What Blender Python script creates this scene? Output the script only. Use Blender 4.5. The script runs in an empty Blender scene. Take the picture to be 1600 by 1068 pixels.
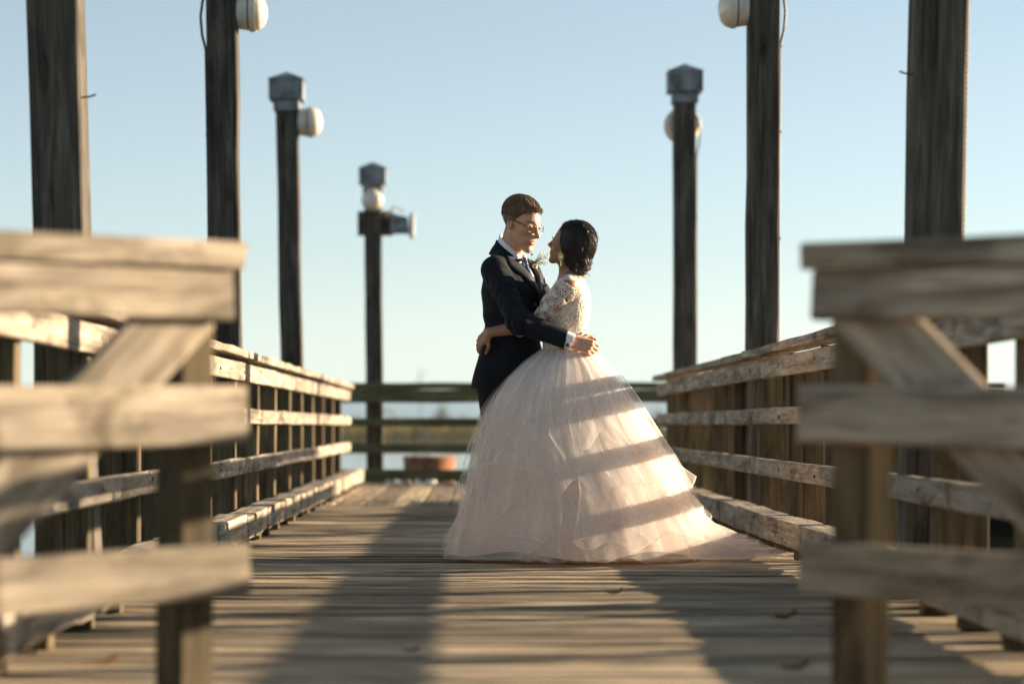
import bpy, bmesh, math, random
import numpy as np
from mathutils import Vector, Matrix, Quaternion
from mathutils.bvhtree import BVHTree
random.seed(7)
np.random.seed(7)
R = math.radians
scene = bpy.context.scene
col = scene.collection

# ------------------------------------------------------------------ camera
FPX = 3778.0                 # focal length in pixels of a 1600 px wide frame (85 mm)
CAM_Z = 0.68
cam_d = bpy.data.cameras.new('camera')
cam = bpy.data.objects.new('camera', cam_d)
col.objects.link(cam)
cam.location = (0, 0, CAM_Z)
cam.rotation_euler = (R(90), 0, 0)
cam_d.sensor_width = 36.0
cam_d.lens = 36.0 * FPX / 1600.0
cam_d.shift_x = (800 - 745) / 1600.0
cam_d.shift_y = (663 - 534) / 1600.0
cam_d.clip_end = 30000
cam_d.dof.use_dof = True
cam_d.dof.focus_distance = 12.1
cam_d.dof.aperture_fstop = 1.65
scene.camera = cam

# ------------------------------------------------------------------ sky and sun
SUN_AZ, SUN_EL = 71.3, 11.4
world = bpy.data.worlds.new('World')
scene.world = world
world.use_nodes = True
wn = world.node_tree
bg = wn.nodes['Background']
sky = wn.nodes.new('ShaderNodeTexSky')
sky.sky_type = 'NISHITA'
sky.sun_disc = False
sky.sun_elevation = R(SUN_EL)
sky.sun_rotation = R(SUN_AZ)
sky.air_density = 0.74
sky.dust_density = 0.2
sky.ozone_density = 0.9
hsv = wn.nodes.new('ShaderNodeHueSaturation')      # the thin pale air of the photograph
hsv.inputs['Saturation'].default_value = 0.70
hsv.inputs['Hue'].default_value = 0.488
wn.links.new(sky.outputs[0], hsv.inputs['Color'])
wn.links.new(hsv.outputs[0], bg.inputs[0])
bg.inputs[1].default_value = 0.0505
sun_d = bpy.data.lights.new('sun', 'SUN')
sun = bpy.data.objects.new('sun', sun_d)
col.objects.link(sun)
sun_d.energy = 5.0
sun_d.angle = R(0.55)
sun_d.color = (1.0, 0.79, 0.55)
SUN_DIR = Vector((math.sin(R(SUN_AZ)) * math.cos(R(SUN_EL)), math.cos(R(SUN_AZ)) * math.cos(R(SUN_EL)), math.sin(R(SUN_EL))))
sun.rotation_euler = (-SUN_DIR).to_track_quat('-Z', 'Y').to_euler()
sun.location = (20, 20, 20)
vs = scene.view_settings
vs.view_transform = 'Standard'
vs.look = 'None'
vs.gamma = 1.0
vs.use_curve_mapping = False
vs.exposure = 1.82
scene.cycles.use_denoising = True
scene.cycles.max_bounces = 10
scene.cycles.transparent_max_bounces = 24
scene.cycles.caustics_reflective = False
scene.cycles.caustics_refractive = False

# ------------------------------------------------------------------ helpers
def W(px, py, y):
    """a point of the place at depth y, from its direction seen by the camera"""
    return Vector(((px - 745.0) / FPX * y, y, CAM_Z + (663.0 - py) / FPX * y))

def tag(o, label=None, cat=None, group=None, kind=None):
    if label: o['label'] = label
    if cat: o['category'] = cat
    if group: o['group'] = group
    if kind: o['kind'] = kind
    return o

def empty(name, loc=(0, 0, 0)):
    o = bpy.data.objects.new(name, None)
    o.empty_display_size = 0.2
    o.location = loc
    col.objects.link(o)
    return o

def _pw(p):
    return Vector(p['_w']) if '_w' in p.keys() else Vector(p.location)

def mesh_np(name, verts, faces, smooth=True):
    """fast mesh from numpy arrays; faces (n,3) or (n,4)"""
    me = bpy.data.meshes.new(name)
    verts = np.asarray(verts, dtype=np.float32)
    faces = np.asarray(faces, dtype=np.int32)
    nf, k = faces.shape
    me.vertices.add(len(verts))
    me.vertices.foreach_set('co', verts.ravel())
    me.loops.add(nf * k)
    me.loops.foreach_set('vertex_index', faces.ravel())
    me.polygons.add(nf)
    me.polygons.foreach_set('loop_start', np.arange(0, nf * k, k, dtype=np.int32))
    me.polygons.foreach_set('use_smooth', np.full(nf, smooth, dtype=bool))
    me.update(calc_edges=True)
    me.validate()
    return me

class MB:
    """collects shapes into one mesh"""
    def __init__(s):
        s.v, s.f = [], []
    def add(s, verts, faces):
        b = len(s.v)
        s.v += [tuple(p) for p in verts]
        s.f += [tuple(i + b for i in f) for f in faces]
        return s
    def box(s, lo, hi, M=None):
        x0, y0, z0 = lo; x1, y1, z1 = hi
        vs = [Vector(p) for p in ((x0,y0,z0),(x1,y0,z0),(x1,y1,z0),(x0,y1,z0),(x0,y0,z1),(x1,y0,z1),(x1,y1,z1),(x0,y1,z1))]
        if M: vs = [M @ v for v in vs]
        return s.add(vs, [(0,3,2,1),(4,5,6,7),(0,1,5,4),(1,2,6,5),(2,3,7,6),(3,0,4,7)])
    def tube(s, pts, r, n=8, closed=False, cap=True):
        pts = [Vector(p) for p in pts]
        m = len(pts)
        rs = r if isinstance(r, (list, tuple)) else [r] * m
        vs, fs = [], []
        up = Vector((0.31, 0.17, 0.93)).normalized()
        prev = None
        for i, p in enumerate(pts):
            a = pts[(i - 1) % m] if (closed or i > 0) else p
            b = pts[(i + 1) % m] if (closed or i < m - 1) else p
            t = (b - a)
            if t.length < 1e-9: t = Vector((0, 0, 1))
            t.normalize()
            if prev is None:
                u = up - t * up.dot(t)
                if u.length < 0.05:
                    u = Vector((1, 0, 0)) - t * t.x
            else:
                u = prev - t * prev.dot(t)
            u.normalize(); prev = u
            w = t.cross(u)
            for k in range(n):
                c = 2 * math.pi * k / n
                vs.append(p + (u * math.cos(c) + w * math.sin(c)) * rs[i])
        for i in range(m if closed else m - 1):
            j = (i + 1) % m
            for k in range(n):
                l = (k + 1) % n
                fs.append((i*n+k, i*n+l, j*n+l, j*n+k))
        if cap and not closed:
            fs.append(tuple(range(n - 1, -1, -1)))
            fs.append(tuple((m - 1) * n + k for k in range(n)))
        return s.add(vs, fs)
    def lathe(s, prof, n=24, M=None):
        """prof: list of (radius, height) turned about local z"""
        vs, fs = [], []
        for (r, h) in prof:
            for k in range(n):
                c = 2 * math.pi * k / n
                vs.append(Vector((r * math.cos(c), r * math.sin(c), h)))
        if M: vs = [M @ v for v in vs]
        m = len(prof)
        for i in range(m - 1):
            for k in range(n):
                l = (k + 1) % n
                fs.append((i*n+k, i*n+l, (i+1)*n+l, (i+1)*n+k))
        fs.append(tuple(range(n - 1, -1, -1)))
        fs.append(tuple((m - 1) * n + k for k in range(n)))
        return s.add(vs, fs)
    def build(s, name, mat, parent=None, smooth=False, angle=None):
        me = bpy.data.meshes.new(name)
        me.from_pydata(s.v, [], s.f)
        me.materials.append(mat)
        me.update()
        if smooth:
            for p in me.polygons: p.use_smooth = True
            if angle: me.set_sharp_from_angle(angle=R(angle))
        o = bpy.data.objects.new(name, me)
        attach(o, parent)
        return o

def attach(o, parent):
    col.objects.link(o)
    if parent is not None:
        o.parent = parent
        o.matrix_parent_inverse = Matrix.Translation(-Vector(_pw(parent)))
        o['_w'] = tuple(Vector((0, 0, 0)))
    return o

def board_mesh(name, L, w, h, seg=6, jit=0.003, cham=0.006, taper_jit=0.0):
    """weathered timber, length along local x, chamfered edges, uneven faces"""
    seg = max(1, seg)
    ring = [(-w/2+cham, -h/2), (w/2-cham, -h/2), (w/2, -h/2+cham), (w/2, h/2-cham), (w/2-cham, h/2), (-w/2+cham, h/2), (-w/2, h/2-cham), (-w/2, -h/2+cham)]
    vs, fs = [], []
    for i in range(seg + 1):
        x = -L/2 + L * i / seg
        if 0 < i < seg: x += random.uniform(-0.2, 0.2) * L / seg
        ox, oz = random.gauss(0, jit), random.gauss(0, jit)
        for (y, z) in ring:
            vs.append((x + (random.gauss(0, jit) if i in (0, seg) else 0), y + ox + random.gauss(0, jit * 0.5), z + oz * 0.6 + random.gauss(0, jit * 0.5)))
    for i in range(seg):
        for k in range(8):
            l = (k + 1) % 8
            fs.append((i*8+k, (i+1)*8+k, (i+1)*8+l, i*8+l))
    fs.append(tuple(range(8)))
    fs.append(tuple(seg * 8 + k for k in range(7, -1, -1)))
    me = bpy.data.meshes.new(name)
    me.from_pydata(vs, [], fs)
    me.update()
    return me

def board(name, p0, p1, w, h, mat, parent, seg=None, jit=0.0025, cham=0.006, up=(0, 0, 1)):
    p0, p1 = Vector(p0), Vector(p1)
    d = p1 - p0
    L = d.length
    x = d.normalized()
    z = Vector(up) - x * Vector(up).dot(x)
    z.normalize()
    y = z.cross(x)
    me = board_mesh(name, L, w, h, seg if seg else max(2, int(L / 0.45)), jit, cham)
    me.materials.append(mat)
    o = bpy.data.objects.new(name, me)
    o.matrix_basis = Matrix((( x.x, y.x, z.x, (p0.x+p1.x)/2), (x.y, y.y, z.y, (p0.y+p1.y)/2), (x.z, y.z, z.z, (p0.z+p1.z)/2), (0, 0, 0, 1)))
    attach(o, parent)
    return o

# ------------------------------------------------------------------ materials
def new_mat(name):
    m = bpy.data.materials.new(name)
    m.use_nodes = True
    nt = m.node_tree
    return m, nt, nt.nodes['Principled BSDF'], nt.nodes['Material Output']

def N(nt, typ, **kw):
    n = nt.nodes.new(typ)
    for k, v in kw.items():
        setattr(n, k, v)
    return n

def ramp(nt, src, stops):
    r = N(nt, 'ShaderNodeValToRGB')
    el = r.color_ramp.elements
    el[0].position, el[0].color = stops[0][0], (*stops[0][1], 1)
    el[1].position, el[1].color = stops[-1][0], (*stops[-1][1], 1)
    for p, c in stops[1:-1]:
        e = el.new(p); e.color = (*c, 1)
    nt.links.new(src, r.inputs[0])
    return r

def math_n(nt, op, a, b=None, c=None):
    n = N(nt, 'ShaderNodeMath', operation=op)
    for i, v in enumerate((a, b, c)):
        if v is None: continue
        if isinstance(v, (int, float)): n.inputs[i].default_value = v
        else: nt.links.new(v, n.inputs[i])
    return n.outputs[0]

def mix_rgb(nt, typ, fac, a, b):
    n = N(nt, 'ShaderNodeMix', data_type='RGBA', blend_type=typ)
    for key, v in ((0, fac), (6, a), (7, b)):
        if isinstance(v, (int, float)): n.inputs[key].default_value = v
        elif isinstance(v, tuple): n.inputs[key].default_value = (*v, 1)
        else: nt.links.new(v, n.inputs[key])
    return n.outputs[2]

def wood(name, dark, mid, light, moss=None, moss_amt=0.0, rough=0.85, crack=0.5, bump=0.5, spread=0.3, stain=0.0, knots=0.0):
    m, nt, b, out = new_mat(name)
    L = nt.links
    tc = N(nt, 'ShaderNodeTexCoord')
    oi = N(nt, 'ShaderNodeObjectInfo')
    cm = N(nt, 'ShaderNodeCombineXYZ')
    for i, k in enumerate((57.0, 31.0, 43.0)):
        L.new(math_n(nt, 'MULTIPLY', oi.outputs['Random'], k), cm.inputs[i])
    va = N(nt, 'ShaderNodeVectorMath', operation='ADD')
    L.new(tc.outputs['Object'], va.inputs[0]); L.new(cm.outputs[0], va.inputs[1])
    def noise(scale, detail=5, rough_=0.6, dist=0.0):
        mp = N(nt, 'ShaderNodeMapping')
        mp.inputs['Scale'].default_value = scale
        L.new(va.outputs[0], mp.inputs[0])
        n = N(nt, 'ShaderNodeTexNoise')
        n.inputs['Scale'].default_value = 1.0
        n.inputs['Detail'].default_value = detail
        n.inputs['Roughness'].default_value = rough_
        n.inputs['Distortion'].default_value = dist
        L.new(mp.outputs[0], n.inputs['Vector'])
        return n.outputs['Fac']
    grain = noise((1.6, 22, 22), 6, 0.62, 0.6)
    fine = noise((5, 130, 130), 4, 0.6)
    blot = noise((2.2, 5, 5), 3, 0.55)
    crk = noise((0.9, 46, 46), 2, 0.5, 0.3)
    r = ramp(nt, grain, [(0.30, dark), (0.52, mid), (0.72, light)])
    f2 = ramp(nt, fine, [(0.3, (0.72, 0.72, 0.72)), (0.7, (1.2, 1.2, 1.2))])
    c = mix_rgb(nt, 'MULTIPLY', 1.0, r.outputs[0], f2.outputs[0])
    b2 = ramp(nt, blot, [(0.3, (0.70, 0.70, 0.72)), (0.7, (1.18, 1.16, 1.12))])
    c = mix_rgb(nt, 'MULTIPLY', 0.9, c, b2.outputs[0])
    ck = ramp(nt, crk, [(0.33, (0.25, 0.22, 0.2)), (0.385, (1, 1, 1))])
    c = mix_rgb(nt, 'MULTIPLY', crack, c, ck.outputs[0])
    if moss:
        mo = noise((3.5, 9, 9), 4, 0.6)
        mf = ramp(nt, mo, [(0.45, (0, 0, 0)), (0.68, (1, 1, 1))])
        c = mix_rgb(nt, 'MIX', math_n(nt, 'MULTIPLY', mf.outputs[0], moss_amt), c, moss)
    if stain:
        st = noise((1.7, 4.2, 4.2), 5, 0.68, 0.9)
        sf = ramp(nt, st, [(0.36, (0.30, 0.27, 0.23)), (0.47, (1, 1, 1))])
        c = mix_rgb(nt, 'MULTIPLY', stain, c, sf.outputs[0])
    if knots:
        mp = N(nt, 'ShaderNodeMapping'); mp.inputs['Scale'].default_value = (2.1, 7.5, 7.5)
        L.new(va.outputs[0], mp.inputs[0])
        vk = N(nt, 'ShaderNodeTexVoronoi'); vk.inputs['Scale'].default_value = 1.0
        L.new(mp.outputs[0], vk.inputs['Vector'])
        kf = ramp(nt, vk.outputs['Distance'], [(0.07, (0.22, 0.18, 0.14)), (0.13, (0.75, 0.7, 0.62)), (0.17, (0.55, 0.5, 0.45)), (0.24, (1, 1, 1))])
        c = mix_rgb(nt, 'MULTIPLY', knots, c, kf.outputs[0])
    val = math_n(nt, 'ADD', math_n(nt, 'MULTIPLY', oi.outputs['Random'], spread), 1.0 - spread / 2)
    hs = N(nt, 'ShaderNodeHueSaturation')
    L.new(val, hs.inputs['Value']); L.new(c, hs.inputs['Color'])
    L.new(hs.outputs[0], b.inputs['Base Color'])
    b.inputs['Roughness'].default_value = rough
    b.inputs['Specular IOR Level'].default_value = 0.25
    hgt = math_n(nt, 'ADD', math_n(nt, 'MULTIPLY', grain, 0.6), math_n(nt, 'MULTIPLY', fine, 0.35))
    hgt = math_n(nt, 'ADD', hgt, math_n(nt, 'MULTIPLY', ck.outputs[0], 0.5 * crack))
    bp = N(nt, 'ShaderNodeBump')
    bp.inputs['Strength'].default_value = bump
    bp.inputs['Distance'].default_value = 0.006
    L.new(hgt, bp.inputs['Height'])
    L.new(bp.outputs[0], b.inputs['Normal'])
    return m

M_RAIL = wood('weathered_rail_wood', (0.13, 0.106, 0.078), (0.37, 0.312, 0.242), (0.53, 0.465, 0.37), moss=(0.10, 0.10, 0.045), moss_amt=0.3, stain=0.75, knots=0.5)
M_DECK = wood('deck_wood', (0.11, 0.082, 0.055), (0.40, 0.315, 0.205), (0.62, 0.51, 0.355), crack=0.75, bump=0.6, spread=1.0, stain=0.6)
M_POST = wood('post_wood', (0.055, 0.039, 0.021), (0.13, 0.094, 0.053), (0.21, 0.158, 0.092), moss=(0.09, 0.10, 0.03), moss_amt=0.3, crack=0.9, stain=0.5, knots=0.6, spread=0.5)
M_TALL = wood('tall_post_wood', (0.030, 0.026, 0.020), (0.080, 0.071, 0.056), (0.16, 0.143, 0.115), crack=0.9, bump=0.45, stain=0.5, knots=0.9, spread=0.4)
M_MOSSY = wood('mossy_wood', (0.07, 0.065, 0.035), (0.13, 0.12, 0.06), (0.22, 0.19, 0.10), moss=(0.07, 0.10, 0.02), moss_amt=0.7, crack=0.4)
M_JOIST = wood('joist_wood', (0.06, 0.05, 0.035), (0.10, 0.085, 0.06), (0.15, 0.12, 0.09))

def plain(name, c, rough=0.6, metal=0.0, spec=0.5, noise_amt=0.15, nscale=30, bump=0.0, coat=0.0):
    m, nt, b, out = new_mat(name)
    tc = N(nt, 'ShaderNodeTexCoord')
    n = N(nt, 'ShaderNodeTexNoise')
    n.inputs['Scale'].default_value = nscale
    n.inputs['Detail'].default_value = 5
    nt.links.new(tc.outputs['Object'], n.inputs['Vector'])
    lo = tuple(x * (1 - noise_amt) for x in c); hi = tuple(min(1, x * (1 + noise_amt)) for x in c)
    r = ramp(nt, n.outputs['Fac'], [(0.3, lo), (0.7, hi)])
    nt.links.new(r.outputs[0], b.inputs['Base Color'])
    b.inputs['Roughness'].default_value = rough
    b.inputs['Metallic'].default_value = metal
    b.inputs['Specular IOR Level'].default_value = spec
    b.inputs['Coat Weight'].default_value = coat
    if bump:
        bp = N(nt, 'ShaderNodeBump')
        bp.inputs['Strength'].default_value = bump
        bp.inputs['Distance'].default_value = 0.004
        nt.links.new(n.outputs['Fac'], bp.inputs['Height'])
        nt.links.new(bp.outputs[0], b.inputs['Normal'])
    return m

M_CAPMETAL = plain('weathered_cap_metal', (0.165, 0.18, 0.195), 0.55, 0.2, noise_amt=0.6, nscale=9)
M_LAMPBASE = plain('lamp_base_paint', (0.62, 0.56, 0.46), 0.45, noise_amt=0.15, nscale=14)
M_LAMPGLASS = plain('lamp_dome_cream', (0.72, 0.64, 0.50), 0.15, noise_amt=0.06, nscale=12, coat=0.6)
M_CABLE = plain('cable_rubber', (0.03, 0.03, 0.03), 0.5)
M_ROPE = plain('twisted_rope', (0.34, 0.25, 0.15), 0.9, noise_amt=0.4, nscale=160)
M_NAIL = plain('rusty_nail', (0.12, 0.09, 0.07), 0.6, 0.6)
M_RUST = plain('rusty_steel', (0.26, 0.105, 0.045), 0.85, 0.1, noise_amt=0.45, nscale=12, bump=0.5)
M_LEAF = plain('dry_leaf', (0.22, 0.10, 0.035), 0.8, noise_amt=0.4, nscale=40)
M_LEAFG = plain('green_leaf', (0.16, 0.17, 0.06), 0.8, noise_amt=0.4, nscale=40)
M_SHELLW = plain('white_shell', (0.75, 0.72, 0.66), 0.2, noise_amt=0.2, nscale=60, coat=0.8)
M_SHELLO = plain('orange_shell', (0.62, 0.27, 0.12), 0.2, noise_amt=0.2, nscale=60, coat=0.8)

# ------------------------------------------------------------------ water, marsh, hills
m_water, nt, b, out = new_mat('water')
b.inputs['Base Color'].default_value = (0.035, 0.06, 0.075, 1)
b.inputs['Roughness'].default_value = 0.08
b.inputs['IOR'].default_value = 1.33
tc = N(nt, 'ShaderNodeTexCoord')
mp = N(nt, 'ShaderNodeMapping'); mp.inputs['Scale'].default_value = (0.35, 1.1, 1)
nz = N(nt, 'ShaderNodeTexNoise'); nz.inputs['Scale'].default_value = 1.4; nz.inputs['Detail'].default_value = 4
nt.links.new(tc.outputs['Object'], mp.inputs[0]); nt.links.new(mp.outputs[0], nz.inputs['Vector'])
bp = N(nt, 'ShaderNodeBump'); bp.inputs['Strength'].default_value = 0.35; bp.inputs['Distance'].default_value = 0.12
nt.links.new(nz.outputs['Fac'], bp.inputs['Height']); nt.links.new(bp.outputs[0], b.inputs['Normal'])
mb = MB()
mb.add([(-9000, -3000, -1.6), (9000, -3000, -1.6), (9000, 12000, -1.6), (-9000, 12000, -1.6)], [(0, 1, 2, 3)])
tag(mb.build('water', m_water), 'calm blue river water around the pier', 'water', kind='structure')

M_MARSH = plain('marsh_mud', (0.16, 0.13, 0.06), 0.95, noise_amt=0.5, nscale=0.12)
M_REED = plain('dry_reeds', (0.42, 0.29, 0.07), 0.9, noise_amt=0.4, nscale=0.08)
M_HILL = plain('forested_hill', (0.06, 0.085, 0.06), 0.95, noise_amt=0.4, nscale=0.004)
M_CROWN = plain('tree_crown_leaves', (0.11, 0.12, 0.035), 0.8, noise_amt=0.5, nscale=0.4)
M_CROWN2 = plain('tree_crown_autumn', (0.20, 0.14, 0.04), 0.8, noise_amt=0.5, nscale=0.4)
M_TRUNK = plain('tree_bark', (0.10, 0.08, 0.06), 0.9, noise_amt=0.4, nscale=3)

def terrain(name, x0, x1, y0, y1, nx, ny, fz, mat, **t):
    vs, fs = [], []
    for j in range(ny + 1):
        for i in range(nx + 1):
            x = x0 + (x1 - x0) * i / nx; y = y0 + (y1 - y0) * j / ny
            vs.append((x, y, fz(x, y, i / nx, j / ny)))
    for j in range(ny):
        for i in range(nx):
            a = j * (nx + 1) + i
            fs.append((a, a + 1, a + nx + 2, a + nx + 1))
    mb = MB(); mb.add(vs, fs)
    o = mb.build(name, mat, smooth=True)
    return tag(o, **t)

def wig(x, s):
    return math.sin(x * 0.013 + s) + 0.6 * math.sin(x * 0.031 + 2.1 * s) + 0.35 * math.sin(x * 0.083 + 3.7 * s)

terrain('marsh_bank', -420, 420, 300, 900, 120, 12,
        lambda x, y, u, v: -2.2 + (0.9 + 0.12 * wig(x * 4, 1.0)) * min(1, v * 12 + 0.05 * wig(x * 3, 2)), M_MARSH,
        label='low muddy bank of the marsh across the water', kind='structure')
vs, fs = [], []
for i in range(9000):
    y = 303 + 240 * random.random() ** 2.0; x = random.uniform(-190, 190)
    h = random.uniform(1.3, 2.4) + 0.35 * wig(x * 3, 4); w = random.uniform(0.25, 0.7)
    a = random.uniform(0, math.pi); b_ = len(vs)
    for q in (0, 1):
        dx, dy = math.cos(a + q * 1.57) * w, math.sin(a + q * 1.57) * w
        l = random.uniform(-0.4, 0.4)
        vs += [(x - dx, y - dy, -1.4), (x + dx, y + dy, -1.4), (x + l + dx * 0.5, y, -1.4 + h), (x + l - dx * 0.7, y, -1.4 + h * random.uniform(0.6, 1))]
        fs.append((b_ + q * 4, b_ + q * 4 + 1, b_ + q * 4 + 2, b_ + q * 4 + 3))
mb = MB(); mb.add(vs, fs)
tag(mb.build('marsh_grass', M_REED), 'golden dry reeds of the marsh across the water', 'grass', kind='stuff')

terrain('hill', -2600, 2600, 5200, 6100, 160, 8,
        lambda x, yy, u, v: -3 + max(0.0, math.sin(math.pi * min(1, v * 0.5 + 0.02))) * 82 * (0.86 + 0.05 * wig(x * 0.35, 1.3) + 0.02 * wig(x * 2.3, 2.3)),
        M_HILL, label='long blue forested hill beyond the marsh', kind='structure')

# pale air between the pier and the far shore
hz_m = bpy.data.materials.new('haze'); hz_m.use_nodes = True
nt = hz_m.node_tree; nt.nodes.remove(nt.nodes['Principled BSDF'])
pv = N(nt, 'ShaderNodeVolumePrincipled'); pv.inputs['Density'].default_value = 1.3e-4
pv.inputs['Color'].default_value = (0.50, 0.74, 1.0, 1); pv.inputs['Anisotropy'].default_value = 0.0
nt.links.new(pv.outputs[0], nt.nodes['Material Output'].inputs['Volume'])
mb = MB(); mb.box((-2700, -150, -4.0), (2700, 6150, 90))
tag(mb.build('haze', hz_m), 'pale blue haze over the water and marsh', 'haze', kind='stuff')

def far_tree(x, y, h, mat, label, seed):
    rnd = random.Random(seed)
    t = empty('tree', (x, y, -1.3))
    tag(t, label, 'tree', 'trees on the far shore')
    mb = MB(); mb.tube([(x, y, -1.4), (x + 0.1, y, -1.3 + h * 0.35), (x + 0.2, y, -1.3 + h * 0.75)], [h * 0.03, h * 0.022, h * 0.008], 6)
    for k in range(4):
        a = rnd.uniform(0, 6.28); z0 = -1.3 + h * rnd.uniform(0.3, 0.55)
        mb.tube([(x + 0.1, y, z0), (x + math.cos(a) * h * 0.2, y + math.sin(a) * h * 0.2, z0 + h * 0.2)], [h * 0.012, h * 0.004], 5)
    mb.build('trunk', M_TRUNK, t)
    vs, fs = [], []
    clumps = [(rnd.gauss(0, h * 0.16), rnd.gauss(0, h * 0.16), h * rnd.uniform(0.38, 0.92), h * rnd.uniform(0.08, 0.16)) for _ in range(11)]
    for i in range(420):
        cx, cy, cz, cr = rnd.choice(clumps)
        p = Vector((x + cx, y + cy, -1.3 + cz)) + Vector((rnd.gauss(0, 1), rnd.gauss(0, 1), rnd.gauss(0, 0.8))) * cr * 0.6
        s = h * rnd.uniform(0.015, 0.04)
        u = Vector((rnd.gauss(0, 1), rnd.gauss(0, 1), rnd.gauss(0, 1))).normalized() * s
        w = u.cross(Vector((rnd.gauss(0, 1), rnd.gauss(0, 1), rnd.gauss(0, 1)))).normalized() * s * 0.7
        b0 = len(vs); vs += [p - u, p + w, p + u, p - w]; fs.append((b0, b0 + 1, b0 + 2, b0 + 3))
    mb = MB(); mb.add(vs, fs); mb.build('crown', mat, t)

tree_specs = [(552, 690, 5.0, 0, 'dark small tree on the far shore at the left railing end'),
              (611, 640, 6.0, 1, 'yellowish tree on the far shore left of the marker'),
              (634, 760, 5.2, 0, 'low green tree on the far shore just left of the marker'),
              (690, 620, 7.6, 0, 'green yellow tree on the far shore right of the marker'),
              (703, 700, 6.2, 1, 'autumn tree on the far shore between marker and groom'),
              (728, 720, 5.0, 0, 'small tree on the far shore beside the groom'),
              (1004, 700, 5.6, 0, 'green tree on the far shore beside the gown'),
              (1030, 640, 6.6, 1, 'golden tree on the far shore beside the right railing end')]
for i, (px, y, h, k, lab) in enumerate(tree_specs):
    far_tree((px - 745) / FPX * y, y, h, (M_CROWN, M_CROWN2)[k], lab, 50 + i)

# navigation marker: two piles with a cross head, well out on the water
mk = empty('channel_marker', ((657 - 745) / FPX * 150, 150, -1.6))
tag(mk, 'dark two-pile channel marker with thin mast out on the water', 'marker')
mx = mk.location.x
for dx in (-0.3, 0.32):
    q = MB(); q.tube([(mx + dx, 150, -3), (mx + dx * 0.9, 150, 0.9)], 0.11, 10); q.build('pile', M_JOIST, mk)
q = MB(); q.box((mx - 0.5, 149.85, 0.72), (mx + 0.5, 150.15, 0.9)); q.build('cross_beam', M_JOIST, mk)
q = MB(); q.tube([(mx, 150, 0.9), (mx, 150, 4.1)], 0.035, 6)
for k in range(5):
    q.tube([(mx, 150, 2.1 + 0.4 * k), (mx + (-1) ** k * 0.4, 150, 2.35 + 0.42 * k)], 0.018, 5)
q.build('mast', M_NAIL, mk)

# ------------------------------------------------------------------ deck
deck = MB()
for x in (-1.75, -0.9, 0.15, 1.2, 2.05):
    deck.box((x - 0.07, -2.5, -0.36), (x + 0.07, 20.1, -0.055))
for x in np.arange(-1.6, 6.2, 1.3):
    deck.box((x - 0.07, 20.3, -0.36), (x + 0.07, 28.5, -0.055))
for y in (20.16, 24.0, 28.3):
    deck.box((-1.95, y - 0.09, -0.62), (6.2, y + 0.09, -0.37))
deck = deck.build('deck', M_JOIST)
tag(deck, 'grey weathered plank deck of the pier', 'deck', kind='structure')
plank_meshes = []
for i in range(6):
    me = board_mesh('plank', 4.45, 0.127, 0.05, 12, 0.0028, 0.008)
    me.materials.append(M_DECK); plank_meshes.append(me)
y = -2.4; i = 0
while y < 20.08:
    o = bpy.data.objects.new('plank', random.choice(plank_meshes))
    o.location = (0.15 + random.uniform(-0.03, 0.03), y, -0.026 + random.uniform(-0.002, 0.002))
    o.rotation_euler = (random.gauss(0, 0.012), random.gauss(0, 0.0006), random.gauss(0, 0.001) + random.choice((0, math.pi)))
    attach(o, deck)
    y += 0.1465; i += 1
plank2 = []
for i in range(4):
    me = board_mesh('plank', 8.3, 0.237, 0.05, 12, 0.002, 0.006)
    me.materials.append(M_DECK); plank2.append(me)
x = -1.85
while x < 6.2:
    o = bpy.data.objects.new('plank', random.choice(plank2))
    o.location = (x, 24.33, -0.026 + random.uniform(-0.002, 0.002))
    o.rotation_euler = (random.gauss(0, 0.004), 0, math.pi / 2 + random.gauss(0, 0.0008) + random.choice((0, math.pi)))
    attach(o, deck)
    x += 0.25
for y in (1.5, 7.5, 13.5, 19.5, 28.2):
    for x in (-1.6, 1.9):
        q = MB(); q.tube([(x, y, -3.0), (x, y, -0.37)], 0.16, 12); q.build('pile', M_JOIST, deck, smooth=True, angle=40)

# ------------------------------------------------------------------ railings
POST_Y = [7.63 + 1.392 * k for k in range(-1, 15)]

q = MB(); q.lathe([(0.0085, -0.004), (0.0085, 0.002), (0.006, 0.004), (0.002, 0.0045)], 8)
bolt_mesh = bpy.data.meshes.new('bolt'); bolt_mesh.from_pydata(q.v, [], q.f); bolt_mesh.materials.append(M_NAIL); bolt_mesh.update()

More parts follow.
